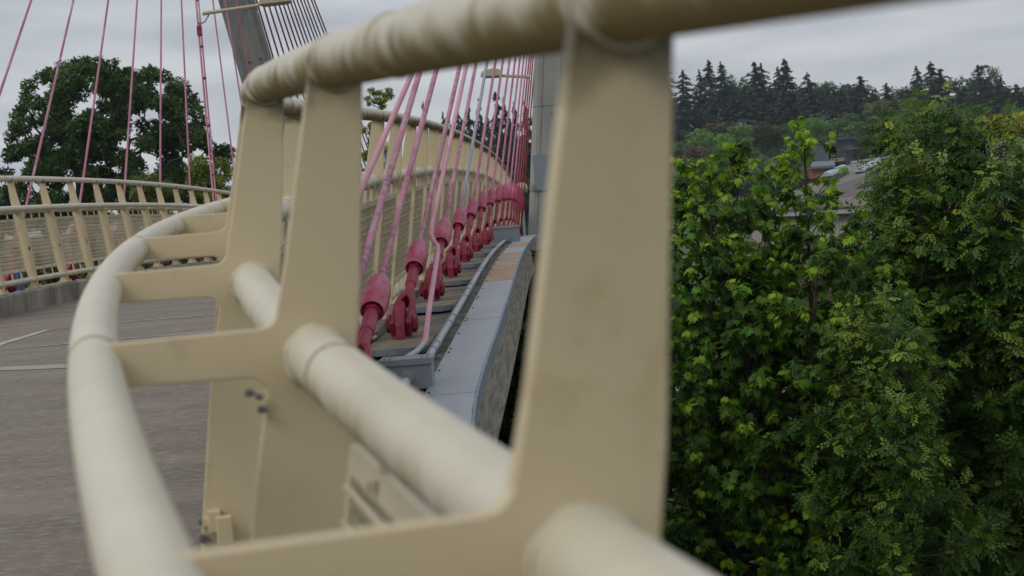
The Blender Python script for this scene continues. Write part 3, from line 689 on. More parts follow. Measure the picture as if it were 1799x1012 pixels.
# near leafy trees: several leaders, side shoots, leaves in whorls at the shoots
def near_tree(name, label, base, tips, spread, nbr, twigs, per, size, tmpl, tf, cols, seed, leafobj=0, droop=.5, density=1.0, trunk_r=.11, low=.12, group=None, tipcol=None):
    global rng; rng = np.random.default_rng(seed)
    base = np.array(base, float); root = empty(name, tuple(base), 0, label, 'tree', group)
    wood = MB(); C = []; D = []; Nn = []; S = []; COL = []
    for ti, tip in enumerate(tips):
        tip = np.array(tip, float); ld = curve_pts(base+rng.normal(0, .12, 3)*[1, 1, 0], tip, 22, .025)
        hgt = tip[2]-base[2]; f = np.linspace(0, 1, 22)
        wood.tube((ld-base)[:], list(trunk_r*(1-f)**.8+.008), 7)
        for b in range(nbr):
            fr = low+(1-low)*((b+rng.uniform(0, 1))/nbr)**.9; fr = min(fr, .985)
            p0 = np.array([np.interp(fr, f, ld[:, i]) for i in range(3)])
            az = b*2.399+rng.normal(0, .3)+ti; Lb = spread*(1-max(0, (fr-.25)/.75)**1.6)*rng.uniform(.65, 1.15)+.18
            el = rng.uniform(.2, .75)+.35*fr
            dv = np.array([math.cos(az)*math.cos(el), math.sin(az)*math.cos(el), math.sin(el)])
            p1 = p0+dv*Lb; bp = curve_pts(p0, p1, 7, .05, -.05*Lb)
            wood.tube(bp-base, list(np.linspace(.022*(1-fr)+.008, .004, 7)), 5, False)
            nt_ = max(2, int(twigs*Lb/spread*density))
            for q in range(nt_):
                g = rng.uniform(.25, 1)**.7 if q else 1.0
                pc = np.array([np.interp(g, np.linspace(0, 1, 7), bp[:, i]) for i in range(3)])
                odir = unit(dv+rng.normal(0, .6, 3)+[0, 0, .1]); tl = rng.uniform(.08, .32)
                pe = pc+odir*tl
                if tl > .15: wood.tube([pc-base, pe-base], [.005, .003], 4, False)
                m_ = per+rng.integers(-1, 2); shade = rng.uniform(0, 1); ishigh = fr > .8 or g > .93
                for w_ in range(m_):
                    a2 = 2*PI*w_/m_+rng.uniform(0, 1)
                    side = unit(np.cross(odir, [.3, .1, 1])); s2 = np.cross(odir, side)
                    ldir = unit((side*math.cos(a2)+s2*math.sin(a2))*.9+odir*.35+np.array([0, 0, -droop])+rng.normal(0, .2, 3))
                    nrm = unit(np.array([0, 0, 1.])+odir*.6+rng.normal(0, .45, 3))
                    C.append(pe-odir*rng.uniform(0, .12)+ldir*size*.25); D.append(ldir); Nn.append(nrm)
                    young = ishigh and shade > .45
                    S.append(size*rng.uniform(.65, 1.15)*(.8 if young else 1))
                    COL.append(2 if young else (1 if shade > .35 else 0))
        # crown tip whorl
        for w_ in range(per+3):
            a2 = w_*2.4; ldir = unit(np.array([math.cos(a2), math.sin(a2), -.5]))
            C.append(tip+np.array([0, 0, rng.uniform(-.15, .03)])); D.append(ldir); Nn.append(unit(np.array([math.cos(a2)*.6, math.sin(a2)*.6, 1]))); S.append(size*.9); COL.append(2)
    C, D, Nn, S, K = map(np.array, (C, D, Nn, S, COL)); n = len(C)
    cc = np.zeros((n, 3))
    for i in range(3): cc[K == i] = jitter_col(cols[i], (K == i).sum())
    build('trunk', wood, M_bark, root, True)
    order = np.argsort(C[:, 1])            # nearest to the bridge first
    vis = [i for i in order if i % 3 == 0 or True]
    pick = np.zeros(n, bool)
    if leafobj:
        cand = order[:leafobj*4]; sel = cand[np.argsort(-S[cand])][:leafobj]; pick[sel] = True
        tm = []
        for i in range(6):
            c1 = jitter_col(cols[2] if i < 3 else cols[1], 1)
            tm.append(leaves_mesh('leaf', np.zeros((1, 3)), np.array([[0, 1., 0]]), np.array([[0, 0, 1.]]), np.ones(1), c1, tmpl, tf))
        for i in sel:
            d_, n_ = unit(D[i]), Nn[i]; x_ = unit(np.cross(d_, n_)); z_ = np.cross(x_, d_); Mx = Matrix(((x_[0], d_[0], z_[0]), (x_[1], d_[1], z_[1]), (x_[2], d_[2], z_[2])))
            o = link('leaf', tm[int(rng.integers(0, 3)) if K[i] == 2 else 3+int(rng.integers(0, 3))], M_leaf, root)
            o.location = C[i]-base; o.rotation_euler = Mx.to_euler(); o.scale = (S[i],)*3
    k = ~pick
    o = link('foliage', leaves_mesh('foliage', (C-base)[k], D[k], Nn[k], S[k], cc[k], tmpl, tf), M_leaf, root); o['kind'] = 'stuff'
    return root
def hz(x, y, Y): return at(x, y, Y)
def gb_(x, Y): p = at(x, 500, Y); return (p[0], Y, 0.0)
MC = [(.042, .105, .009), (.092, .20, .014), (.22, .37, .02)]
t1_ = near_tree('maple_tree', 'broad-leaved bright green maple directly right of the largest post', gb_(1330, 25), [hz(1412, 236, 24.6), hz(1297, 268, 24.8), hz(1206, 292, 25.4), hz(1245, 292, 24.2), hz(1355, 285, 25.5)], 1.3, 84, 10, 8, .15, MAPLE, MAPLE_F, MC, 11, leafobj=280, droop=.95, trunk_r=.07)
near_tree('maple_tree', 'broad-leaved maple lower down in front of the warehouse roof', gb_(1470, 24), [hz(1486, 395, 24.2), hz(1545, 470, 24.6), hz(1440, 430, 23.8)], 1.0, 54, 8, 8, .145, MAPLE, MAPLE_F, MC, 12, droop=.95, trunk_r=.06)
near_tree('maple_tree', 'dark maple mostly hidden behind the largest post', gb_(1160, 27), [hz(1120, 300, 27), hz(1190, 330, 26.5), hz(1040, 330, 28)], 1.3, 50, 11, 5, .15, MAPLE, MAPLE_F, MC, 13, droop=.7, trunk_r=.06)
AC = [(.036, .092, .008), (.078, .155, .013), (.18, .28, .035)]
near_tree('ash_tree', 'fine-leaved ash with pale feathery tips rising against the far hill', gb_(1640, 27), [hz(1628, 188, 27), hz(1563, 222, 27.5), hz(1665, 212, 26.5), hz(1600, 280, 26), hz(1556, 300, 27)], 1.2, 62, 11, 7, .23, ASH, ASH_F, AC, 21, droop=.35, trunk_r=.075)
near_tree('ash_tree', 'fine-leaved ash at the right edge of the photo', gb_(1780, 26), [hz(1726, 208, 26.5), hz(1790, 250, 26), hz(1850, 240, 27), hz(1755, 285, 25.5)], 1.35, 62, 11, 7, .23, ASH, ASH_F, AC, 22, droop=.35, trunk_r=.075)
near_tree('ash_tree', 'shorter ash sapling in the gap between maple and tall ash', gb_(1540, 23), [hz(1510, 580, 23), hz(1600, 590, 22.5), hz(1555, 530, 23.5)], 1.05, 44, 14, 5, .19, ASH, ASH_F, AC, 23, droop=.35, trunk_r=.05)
for i, (px, Y, ty, lab) in enumerate(((960, 24, 640, 'added dark tree for the shadow below the ledge, beside the largest post'), (1260, 33, 420, 'shaded tree standing behind the bright maple'), (1600, 35, 430, 'shaded tree standing behind the tall ash'), (1760, 34, 400, 'shaded tree behind the ash at the right edge'))):  # first tree is added, its dark leaves stand for shadow below the ledge
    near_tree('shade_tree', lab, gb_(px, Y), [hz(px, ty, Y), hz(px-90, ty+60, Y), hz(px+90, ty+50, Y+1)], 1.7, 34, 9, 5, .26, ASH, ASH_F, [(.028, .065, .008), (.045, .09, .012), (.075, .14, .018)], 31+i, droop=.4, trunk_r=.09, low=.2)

# crowns made of leaf puffs on curved limbs
def puff_tree(name, label, base, puffs, leaf, npp, colr, seed, parent_mat=M_bark, forks=5, trunk_r=.3, group=None, cat='tree', tmpl=CLUMP, tf=CLUMP_F, mat=None, local=False):
    global rng; rng = np.random.default_rng(seed)
    base = np.array(base, float); root = empty(name, tuple(base), 0, label, cat, group); wood = MB()
    P_ = np.array([p[:3] for p in puffs]); R_ = np.array([p[3] for p in puffs]); cen = P_.mean(0)
    top = P_[:, 2].max(); zc = base[2]+(P_[:, 2].min()-base[2])*.6
    frk = [np.array([base[0]+rng.normal(0, .5), base[1]+rng.normal(0, .5), zc+rng.uniform(0, .35)*(top-zc)]) for _ in range(forks)]
    for fk in frk: wood.tube(curve_pts(base, fk, 8, .04)-base, list(np.linspace(trunk_r, trunk_r*.55, 8)), 7)
    C = []; D = []; Nn = []; S = []; CC = []
    nodes = list(frk); par = [-1]*len(frk); plen = [0.]*len(frk); order = np.argsort([min(np.linalg.norm(q-p) for q in frk) for p in P_]); idx = {}
    for o_i in order:
        p = P_[o_i]; cst = [np.linalg.norm(q-p)+.35*l_ for q, l_ in zip(nodes, plen)]; b_ = int(np.argmin(cst))
        idx[o_i] = len(nodes); nodes.append(p); par.append(b_); plen.append(plen[b_]+np.linalg.norm(nodes[b_]-p))
    wt = [1.]*len(nodes)
    for i_ in range(len(nodes)-1, len(frk)-1, -1): wt[par[i_]] += wt[i_]
    rad_ = [min(trunk_r*.5, .022*trunk_r/.36*w_**.55+.012) for w_ in wt]
    for o_i, (p, r) in enumerate(zip(P_, R_)):
        ni = idx[o_i]; a_ = nodes[par[ni]]; bp = curve_pts(a_, p, 8, .07, .04*np.linalg.norm(p-a_))
        r0_ = rad_[ni]*1.1; wood.tube(bp-base, list(np.linspace(r0_, rad_[ni]*.7, 8)), 5, False)
        for q in range(3):
            e = p+unit(rng.normal(0, 1, 3))*r*.9; wood.tube(curve_pts(bp[6], e, 4, .08)-base, [.024*trunk_r/.36+.008, .018, .012, .008], 4, False)
        n = int(npp*(r/R_.mean())**2); d = unit(rng.normal(0, 1, (n, 3))); rr = r*rng.uniform(.35, 1.08, (n, 1))**.6
        C.append(p+d*rr*np.array([1, 1, .75])); D.append(unit(d+rng.normal(0, .7, (n, 3))+[0, 0, -.2])); Nn.append(unit(d+[0, 0, .9]+rng.normal(0, .5, (n, 3))))
        S.append(leaf*rng.uniform(.6, 1.3, n)); CC.append(jitter_col(np.array(colr)*rng.uniform(.8, 1.25), n))
    C, D, Nn, S, CC = map(np.concatenate, (C, D, Nn, S, CC))
    build('trunk', wood, parent_mat, root, True)
    o = link('crown', leaves_mesh('crown', C-base, D, Nn, S, CC, tmpl, tf), mat or M_leaf, root); o['kind'] = 'stuff'
    return root
def in_poly(x, y, poly):
    c = False; n = len(poly)
    for i in range(n):
        (x1, y1), (x2, y2) = poly[i], poly[(i+1) % n]
        if (y1 > y) != (y2 > y) and x < (x2-x1)*(y-y1)/(y2-y1)+x1: c = not c
    return c
def px_puffs(poly, n, Y, dY, rpx, seed):
    r = np.random.default_rng(seed); out_ = []; xs_ = [p[0] for p in poly]; ys_ = [p[1] for p in poly]; tries = 0
    while len(out_) < n and tries < 20000:
        tries += 1; x = r.uniform(min(xs_), max(xs_)); y = r.uniform(min(ys_), max(ys_))
        if in_poly(x, y, poly):
            YY = Y+r.uniform(-dY, dY); q = at(x, y, YY); out_.append((*q, r.uniform(*rpx)*Y/FPX))
    return out_
oak = [(25, 400), (18, 300), (35, 215), (40, 180), (50, 150), (82, 128), (95, 125), (125, 108), (160, 108), (205, 118), (215, 130), (250, 118), (268, 125), (300, 140), (322, 160), (345, 190), (352, 220), (355, 262), (372, 300), (380, 400)]
pf = px_puffs(oak, 240, 92, 4.5, (12, 25), 5)
for x, y in ((148, 104), (172, 104), (195, 108), (130, 106), (90, 126), (72, 132), (45, 165), (32, 195), (20, 232), (15, 270), (225, 122), (258, 122), (285, 128), (310, 150), (338, 175), (350, 205), (350, 240), (366, 252), (392, 256), (402, 262), (380, 268), (394, 282), (50, 145), (110, 112), (10, 300), (5, 330)): pf.append((*at(x, y+6, 92), 15*92/FPX))
puff_tree('oak_tree', 'large dark round-crowned oak filling the sky behind the left pink stays', (*at(195, 500, 92)[:2], 0), pf, .22, 95, (.052, .105, .02), 41, forks=6, trunk_r=.36)
def blob(px, py, Y, wpx, hpx, n, seed, rpx=None):
    r = np.random.default_rng(seed); out_ = []; rp = rpx or wpx*.22
    for i in range(n):
        d = r.normal(0, 1, 3); d /= np.linalg.norm(d); k = r.uniform(.2, 1)**.5
        q = at(px, py, Y)+np.array([d[0]*wpx*.5, d[1]*wpx*.5, d[2]*hpx*.5])*k*Y/FPX*.8; out_.append((*q, rp*Y/FPX*r.uniform(.8, 1.2)))
    return out_
puff_tree('young_tree', 'yellow-green young tree in front of the oak, beside the third near post', gb_(375, 66), blob(372, 315, 66, 110, 150, 26, 5, 15), .14, 75, (.15, .19, .03), 42, trunk_r=.1, forks=3)
puff_tree('young_tree', 'small yellow-green tree low in front of the oak trunks', gb_(262, 70), blob(262, 345, 70, 120, 90, 20, 6, 14), .14, 70, (.11, .15, .025), 43, trunk_r=.1, forks=3)
puff_tree('young_tree', 'thin birch-like treetop seen above the far railing between two near posts', gb_(668, 62), blob(668, 172, 62, 70, 50, 14, 7, 6)+blob(655, 250, 62, 60, 110, 18, 8, 6)+blob(690, 270, 62, 50, 80, 8, 9, 6), .10, 26, (.20, .24, .04), 44, trunk_r=.06, forks=2)
# shrubs below and behind the left railing
for i, (px, py, Y, w, h, c, lab) in enumerate(((40, 520, 60, 260, 150, (.10, .11, .035), 'olive shrub mass behind the mesh panels at the left edge'), (170, 510, 75, 240, 150, (.07, .10, .03), 'green shrub behind the mesh panels under the oak'), (300, 490, 85, 260, 130, (.08, .10, .03), 'green shrub behind the mesh panels near the far deck end'), (-60, 380, 95, 200, 140, (.04, .07, .02), 'dark shrub left of the oak behind the top rail'))):
    puff_tree('shrub', lab, gb_(px, Y), blob(px, py, Y, w, h, 40, 50+i, 30), .34, 70, c, 60+i, trunk_r=.08, forks=3, cat='shrub')

for i, (px, py, Y, w, h, lab) in enumerate(((905, 700, 17, 260, 330, 'added dark shrub standing for the shadow below the outer edge of the ledge'), (930, 560, 24, 220, 240, 'added dark shrub filling the shadow beyond the ledge, next to the largest post'))):  # both shrubs added, near-black leaves take the place of shadow beyond the ledge
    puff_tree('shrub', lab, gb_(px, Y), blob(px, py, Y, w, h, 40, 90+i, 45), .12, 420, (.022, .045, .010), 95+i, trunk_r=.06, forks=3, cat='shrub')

# ------------------------------------------------------------------ hill woods
def conifer_mesh(seed, ragged=.3, wid=.19, n=3000, coln=(.026, .046, .030)):
    r = np.random.default_rng(seed); nb = 150; per = n//nb; n = nb*per
    bh = np.linspace(.05, .985, nb)+r.normal(0, .012, nb); ba = r.uniform(0, 2*PI, nb)
    side = 1+ragged*.7*np.sin(ba*2+bh*9+seed)
    bl = wid*1.15*(1-np.clip(bh, 0, .985))**.72*np.clip(side+r.normal(0, ragged, nb), .25, 1.6)
    k = np.repeat(np.arange(nb), per); f = r.uniform(.05, 1, n)**.75
    hh_ = bh[k]; aa = ba[k]+r.normal(0, .10, n)/(f+.2)*.4; rad = bl[k]*f; tier = hh_
    C = np.stack([np.cos(aa)*rad, np.sin(aa)*rad, hh_+.05*f*(hh_-.45)-.035*f*f+r.normal(0, .004, n)], 1)
    D = unit(np.stack([np.cos(aa), np.sin(aa), np.full(n, -.35)], 1)+r.normal(0, .35, (n, 3))); Nn = unit(np.stack([np.cos(aa)*.3, np.sin(aa)*.3, np.ones(n)], 1)+r.normal(0, .4, (n, 3)))
    S = .05*(1.15-tier)*r.uniform(.6, 1.25, n)+.007
    c = np.tile(np.array(coln), (n, 1))*np.exp(r.normal(0, .25, (n, 1)))
    return leaves_mesh('crown', C, D, Nn, S, c, CLUMP, CLUMP_F)
def broad_mesh(seed, coln, n=1700, tall=1.0, gaps=.0):
    r = np.random.default_rng(seed); C = []; Nn = []
    pf_ = [(np.array([r.normal(0, .16), r.normal(0, .16), .62+r.normal(0, .17)]), r.uniform(.10, .17)) for _ in range(20)]
    for p, q in pf_:
        d = unit(r.normal(0, 1, (n//20, 3))); C.append(p+d*q*r.uniform(.6, 1.05, (n//20, 1))); Nn.append(d)
    C = np.concatenate(C); Nn = np.concatenate(Nn); n = len(C); C[:, 2] = np.clip(C[:, 2], .1, 1.0)
    c = np.tile(np.array(coln), (n, 1))*np.exp(r.normal(0, .22, (n, 1)))
    return leaves_mesh('crown', C, unit(Nn+r.normal(0, .8, (n, 3))), unit(Nn+[0, 0, .8]+r.normal(0, .4, (n, 3))), r.uniform(.03, .065, n), c, CLUMP, CLUMP_F)
mb = MB(); mb.tube([(0, 0, -.05), (0.004, 0, .5), (0, 0, .97)], [.012, .008, .001], 6); ME_ctr = mb.mesh('trunk')
mb = MB(); mb.tube([(0, 0, -.05), (.01, 0, .3), (0, .01, .6)], [.022, .016, .008], 6); mb.tube([(.01, 0, .3), (.12, .05, .7)], [.012, .004], 5); mb.tube([(.01, 0, .35), (-.13, -.03, .66)], [.012, .004], 5); ME_btr = mb.mesh('trunk')
CON = [conifer_mesh(i, r_, w_, coln=c_) for i, (r_, w_, c_) in enumerate(((.25, .17, (.034, .062, .045)), (.45, .19, (.040, .062, .042)), (.35, .22, (.032, .056, .042)), (.6, .17, (.046, .068, .045)), (.3, .15, (.050, .080, .050))))]
CONR = conifer_mesh(9, .3, .17, coln=(.075, .035, .025)); CONB = conifer_mesh(10, .6, .2, n=800, coln=(.05, .05, .035))
BR = {'dark': broad_mesh(20, (.050, .098, .038)), 'green': broad_mesh(21, (.085, .175, .042)), 'bright': broad_mesh(22, (.13, .27, .045)), 'olive': broad_mesh(23, (.12, .15, .035)), 'brown': broad_mesh(24, (.14, .115, .055)), 'yellow': broad_mesh(25, (.40, .38, .03), n=3000), 'pale': broad_mesh(26, (.09, .13, .05)), 'willow': broad_mesh(27, (.065, .09, .035))}
def hill_tree(px, topy, wpx, Y, crown, kind, label, basey=None, group=None, bark=M_bark):
    b = at(px, topy, Y); gz = float(ground(b[0], Y)); hgt = b[2]-gz
    if basey is not None: gz = at(px, basey, Y)[2]; hgt = b[2]-gz
    root = empty('conifer' if kind == 'c' else 'broadleaf_tree', (b[0], Y, gz), 0, label, 'tree', group)
    s = (wpx*Y/FPX)/(.27 if kind == 'c' else .60)
    rz_ = random.uniform(0, 6)
    for nm, me_, mt in (('trunk', ME_ctr if kind == 'c' else ME_btr, bark), ('crown', crown, M_needle if kind == 'c' else M_leaf)):
        o = link(nm, me_, mt, root); o.scale = (s, s, hgt); o.rotation_euler = (0, 0, rz_)
        if nm == 'crown': o['kind'] = 'stuff'
    return root
ridge = [(1140, 120, 50), (1165, 112, 55), (1199, 124, 48), (1228, 121, 34), (1245, 106, 62), (1266, 110, 56), (1324, 108, 54), (1336, 112, 50), (1366, 117, 44), (1378, 104, 74), (1417, 128, 48), (1510, 133, 58), (1537, 155, 34), (1557, 146, 50), (1609, 116, 48), (1634, 109, 62), (1652, 120, 56), (1718, 115, 54), (1758, 135, 40), (1785, 148, 60), (1820, 135, 60)]
for i, (x, y, w) in enumerate(ridge):
    hill_tree(x, y, w, 500+((i*37) % 30), CON[i % 5], 'c', '%s dark fir from the left on the far ridge skyline' % ORD[i], group='firs on the far ridge')
rb = [(1290, 134, 46, 'dark'), (1307, 131, 40, 'green'), (1400, 145, 40, 'dark'), (1445, 139, 62, 'dark'), (1470, 142, 60, 'dark'), (1493, 149, 56, 'dark'), (1580, 149, 52, 'dark'), (1600, 158, 40, 'dark'), (1690, 131, 44, 'dark'), (1741, 117, 34, 'pale'), (1775, 152, 50, 'green'), (1530, 165, 50, 'dark'), (1350, 150, 50, 'dark')]
for i, (x, y, w, c) in enumerate(sorted(rb)):
    hill_tree(x, y, w, 520+((i*23) % 20), BR[c], 'b', ('pale feathery poplar standing above the ridge at right' if c == 'pale' else '%s round-topped tree from the left along the ridge skyline' % ORD[i]), group=None if c == 'pale' else 'broadleaf trees on the ridge')
n_ = 0
rr = np.random.default_rng(77)
row2 = [(x, 165+rr.uniform(-14, 18)+(8 if x > 1500 else 0), 52+rr.uniform(-8, 14)) for x in range(1150, 1840, 27)]
for i, (x, y, w) in enumerate(row2):
    hill_tree(x+rr.uniform(-6, 6), y, w, 470+rr.uniform(-8, 12), CON[(i*2) % 5], 'c', '%s fir from the left in the dense row below the skyline' % ORD[i], group='firs below the ridge line')
mid = [(1200, 240, 60, 'green', 400), (1262, 216, 56, 'brown', 405), (1228, 258, 70, 'brown', 380), (1280, 224, 84, 'bright', 390), (1300, 250, 60, 'green', 375), (1348, 214, 62, 'willow', 405), (1382, 217, 42, 'green', 405), (1433, 208, 50, 'bright', 430), (1472, 198, 70, 'green', 440), (1520, 200, 84, 'green', 430), (1575, 176, 100, 'olive', 440), (1625, 190, 90, 'olive', 430), (1668, 182, 60, 'green', 440), (1700, 185, 60, 'dark', 435), (1545, 225, 90, 'dark', 400), (1600, 225, 90, 'green', 390), (1660, 225, 90, 'dark', 385), (1715, 225, 80, 'willow', 390), (1770, 180, 70, 'green', 430), (1250, 285, 90, 'dark', 350), (1330, 280, 90, 'green', 350), (1395, 250, 60, 'dark', 380), (1385, 285, 90, 'dark', 340), (1560, 260, 90, 'dark', 350), (1640, 260, 100, 'green', 340), (1730, 255, 100, 'dark', 330), (1190, 280, 100, 'dark', 345), (1512, 255, 40, 'green', 395)]
names_ = {'bright': 'bright green round tree', 'green': 'mid green round tree', 'brown': 'brownish budding tree', 'willow': 'grey-green soft tree', 'olive': 'olive spreading tree', 'dark': 'dark green tree'}
cnt = {}
for i, (x, y, w, c, Y) in enumerate(sorted(mid)):
    cnt[c] = cnt.get(c, 0)+1
    hill_tree(x, y, w, Y, BR[c], 'b', '%s on the hillside slope, %s of its colour from the left' % (names_[c], ORD[cnt[c]-1]), group='broadleaf trees on the slope', basey=y+(w*1.0))
hill_tree(1745, 184, 22, 420, CONR, 'c', 'narrow rust-red conifer on the slope near the right edge')
hill_tree(1462, 155, 46, 455, CONB, 'c', 'thin half-dead brown conifer right of the dark firs')
hill_tree(1788, 200, 92, 150, BR['yellow'], 'b', 'yellow-leaved tree above the warehouse roof at the right edge', basey=300)
# firs seen between the stays
gap = [(742, 176, 20), (778, 199, 26), (790, 214, 22), (803, 192, 30), (822, 180, 34), (840, 176, 30), (870, 160, 44), (884, 172, 36), (903, 182, 34), (921, 178, 34), (855, 198, 30), (812, 208, 40), (835, 215, 44), (895, 210, 44), (940, 170, 44), (760, 216, 24)]
for i, (x, y, w) in enumerate(sorted(gap)):
    hill_tree(x, y, w*1.25, 235+(i*13) % 40, CON[(i*3+1) % 5], 'c', '%s dark fir from the left seen between the red stays' % ORD[i], group='firs behind the right stays')

# ------------------------------------------------------------------ buildings on the hill
M_wallg = material('dark_grey_siding', (.10, .115, .14), rough=.8); M_roofd = material('dark_roof', (.06, .068, .08), rough=.8)
M_win = material('window_glass', (.03, .04, .05), rough=.15); M_trim = material('pale_trim', (.30, .31, .30), rough=.7); M_yel = material('yellow_wall', (.30, .27, .14), rough=.8)
M_orange = material('orange_timber', (.22, .085, .03), rough=.8); M_white = material('white_siding', (.30, .30, .30), (.24, .25, .26), .5, rough=.8); M_redw = material('red_brown_siding', (.06, .03, .03), rough=.8)
M_groof = material('grey_metal_roof', (.12, .135, .16), rough=.6); M_wood = material('weathered_timber', (.14, .115, .10), rough=.9)
def fbox(root, nm, mt, x0, y0, x1, y1, Y, dep, parent=None, e=0):
    """box whose front face matches photo rectangle x0..x1, y0 (top)..y1 at distance Y"""
    a = at(x0, y0, Y); b = at(x1, y1, Y); a2 = at((x0+x1)/2, y0, Y); b2 = at((x0+x1)/2, y1, Y)
    m = MB(); m.box(min(a[0], b[0]), max(a[0], b[0]), Y-e, Y+dep, b2[2], a2[2]); o = build(nm, m, mt, parent or root); o.location = -Vector(root.location) if parent is None else Vector((0, 0, 0)); return o
def house(loc, label, cat='house'): return empty('house', loc, 0, label, cat)
Yh = 395.0; pb = at(1468, 294, Yh)
hr = house((pb[0], Yh, pb[2]), 'dark grey modern house with a timber deck on posts, on the hillside', 'house')
fbox(hr, 'wall', M_wallg, 1431, 247, 1458, 300, Yh, 9); fbox(hr, 'wall', M_wallg, 1458, 245, 1468, 296, Yh+1.5, 8); fbox(hr, 'wall', M_wallg, 1468, 244, 1501, 292, Yh+.6, 8)
def slab(root, nm, mt, pts, Y, dep, th, parent=None):
    m = MB(); f = [at(x, y, Y) for x, y in pts]; v = []
    for q in f: v.append(q)
    for q in f: v.append(q+np.array([0, 0, -th]))
    n = len(pts); bk = [q+np.array([0, dep, 0]) for q in v]
    m.add(v+bk, [(0, 1, 1+2*n, 2*n), (n, n+1, n+1+2*n, n+2*n), (0, 1, n+1, n), (2*n, 2*n+1, 3*n+1, 3*n)] if n == 2 else [])
    o = build(nm, m, mt, root); o.location = -Vector(root.location); return o
slab(hr, 'roof', M_roofd, [(1429, 243), (1469, 245.5)], Yh-1, 11, .45); slab(hr, 'roof', M_roofd, [(1466, 243.5), (1503, 240)], Yh-.6, 10, .4)
for x0, y0, x1, y1 in ((1459, 250.5, 1463, 260), (1464, 250.5, 1468, 260), (1460.5, 264.5, 1464.5, 274), (1465, 264.5, 1469, 274), (1472.5, 263.5, 1476, 273)):
    w = fbox(hr, 'window', M_trim, x0-.5, y0-.6, x1+.5, y1+.6, Yh-.15 if x0 < 1470 else Yh+.4, .3); o = fbox(hr, 'pane', M_win, x0+.3, y0+.5, x1-.3, y1-.5, (Yh-.15 if x0 < 1470 else Yh+.4)-.06, .05); 
for x0, y0, x1, y1 in ((1485.5, 251, 1490, 255.5), (1492, 248.5, 1495, 255.5), (1496.5, 248, 1499.5, 255.5)): fbox(hr, 'window', M_win, x0, y0, x1, y1, Yh+.5, .2)
fbox(hr, 'annex', M_yel, 1460, 277.5, 1484, 284, Yh-.8, 3)
for x in (1462, 1467.5): fbox(hr, 'window', M_win, x, 279, x+3, 282, Yh-.9, .2)
fbox(hr, 'balcony', M_wood, 1484.5, 260, 1507.5, 262, Yh-3, 3.2); fbox(hr, 'balcony_rail', M_wood, 1485, 254.8, 1507, 255.6, Yh-3, .1)
for x in (1485.5, 1491, 1496, 1501, 1506.5): fbox(hr, 'baluster', M_wood, x-.3, 255.6, x+.3, 260, Yh-3, .1)
for x, yb in ((1486.5, 287), (1492, 286), (1496.5, 285), (1507, 284)): fbox(hr, 'deck_post', M_wood, x-.5, 262, x+.5, yb, Yh-2.8, .2)
Yg = 330.0; pb = at(1450, 310, Yg)
h2 = house((pb[0], Yg, pb[2]), 'low orange timber house with a grey roof below the dark house', 'house')
fbox(h2, 'wall', M_orange, 1425, 292, 1466, 312, Yg, 6); slab(h2, 'roof', M_groof, [(1424, 292.5), (1467, 290)], Yg-.6, 7, .5)
m = MB(); a, b, c, d = at(1423, 295, Yg-.7), at(1467.5, 291.5, Yg-.7), at(1465.5, 282, Yg+5), at(1427, 284, Yg+5); m.add([a, b, c, d, a-[0, 0, .2], b-[0, 0, .2], c-[0, 0, .2], d-[0, 0, .2]], [(0, 1, 2, 3), (7, 6, 5, 4), (0, 1, 5, 4), (1, 2, 6, 5), (2, 3, 7, 6), (3, 0, 4, 7)]); build('roof', m, M_groof, h2).location = -Vector(h2.location)
for x in (1441.5, 1455): fbox(h2, 'window', M_win, x, 295, x+6.5, 302, Yg-.15, .2)
Ya = 425.0; pb = at(1312, 246, Ya)
h3 = house((pb[0], Ya, pb[2]), 'dark house with a white square bay among the hillside trees at left', 'house')
fbox(h3, 'bay', M_white, 1299, 211, 1312.5, 235, Ya, 5); fbox(h3, 'wall', M_redw, 1312.5, 213, 1326, 232, Ya+1, 5); fbox(h3, 'wall', M_wallg, 1281, 218, 1299, 233, Ya+1.5, 5); fbox(h3, 'basement', M_wallg, 1310, 232, 1326, 247, Ya+.6, 5)
slab(h3, 'roof', M_roofd, [(1296, 209.5), (1315, 209)], Ya-.5, 6, .4); slab(h3, 'roof', M_roofd, [(1312.5, 211.5), (1328, 211)], Ya+.5, 6, .4); slab(h3, 'roof', M_roofd, [(1279, 217.5), (1300, 217)], Ya+1, 6, .4)
for x0, y0, x1, y1 in ((1304, 214, 1309, 222), (1302, 226.5, 1310, 231), (1316, 224.5, 1320, 231.5), (1322, 226, 1325, 231), (1290, 222.5, 1293, 226), (1317, 219.5, 1320.5, 223)):
    w = fbox(h3, 'window', M_win if x0 > 1300 and x0 < 1311 else M_trim, x0, y0, x1, y1, Ya-.15 if x0 < 1312 and x0 > 1299 else Ya+.8, .2)
Yd = 495.0; pb = at(1705, 175, Yd); h4 = house((pb[0], Yd, pb[2]), 'dark flat-roofed house on the ridge between firs at right', 'house')
fbox(h4, 'wall', M_wallg, 1697, 163, 1716, 175, Yd, 5); slab(h4, 'roof', M_roofd, [(1694, 162), (1719, 160)], Yd-1, 7, .5)

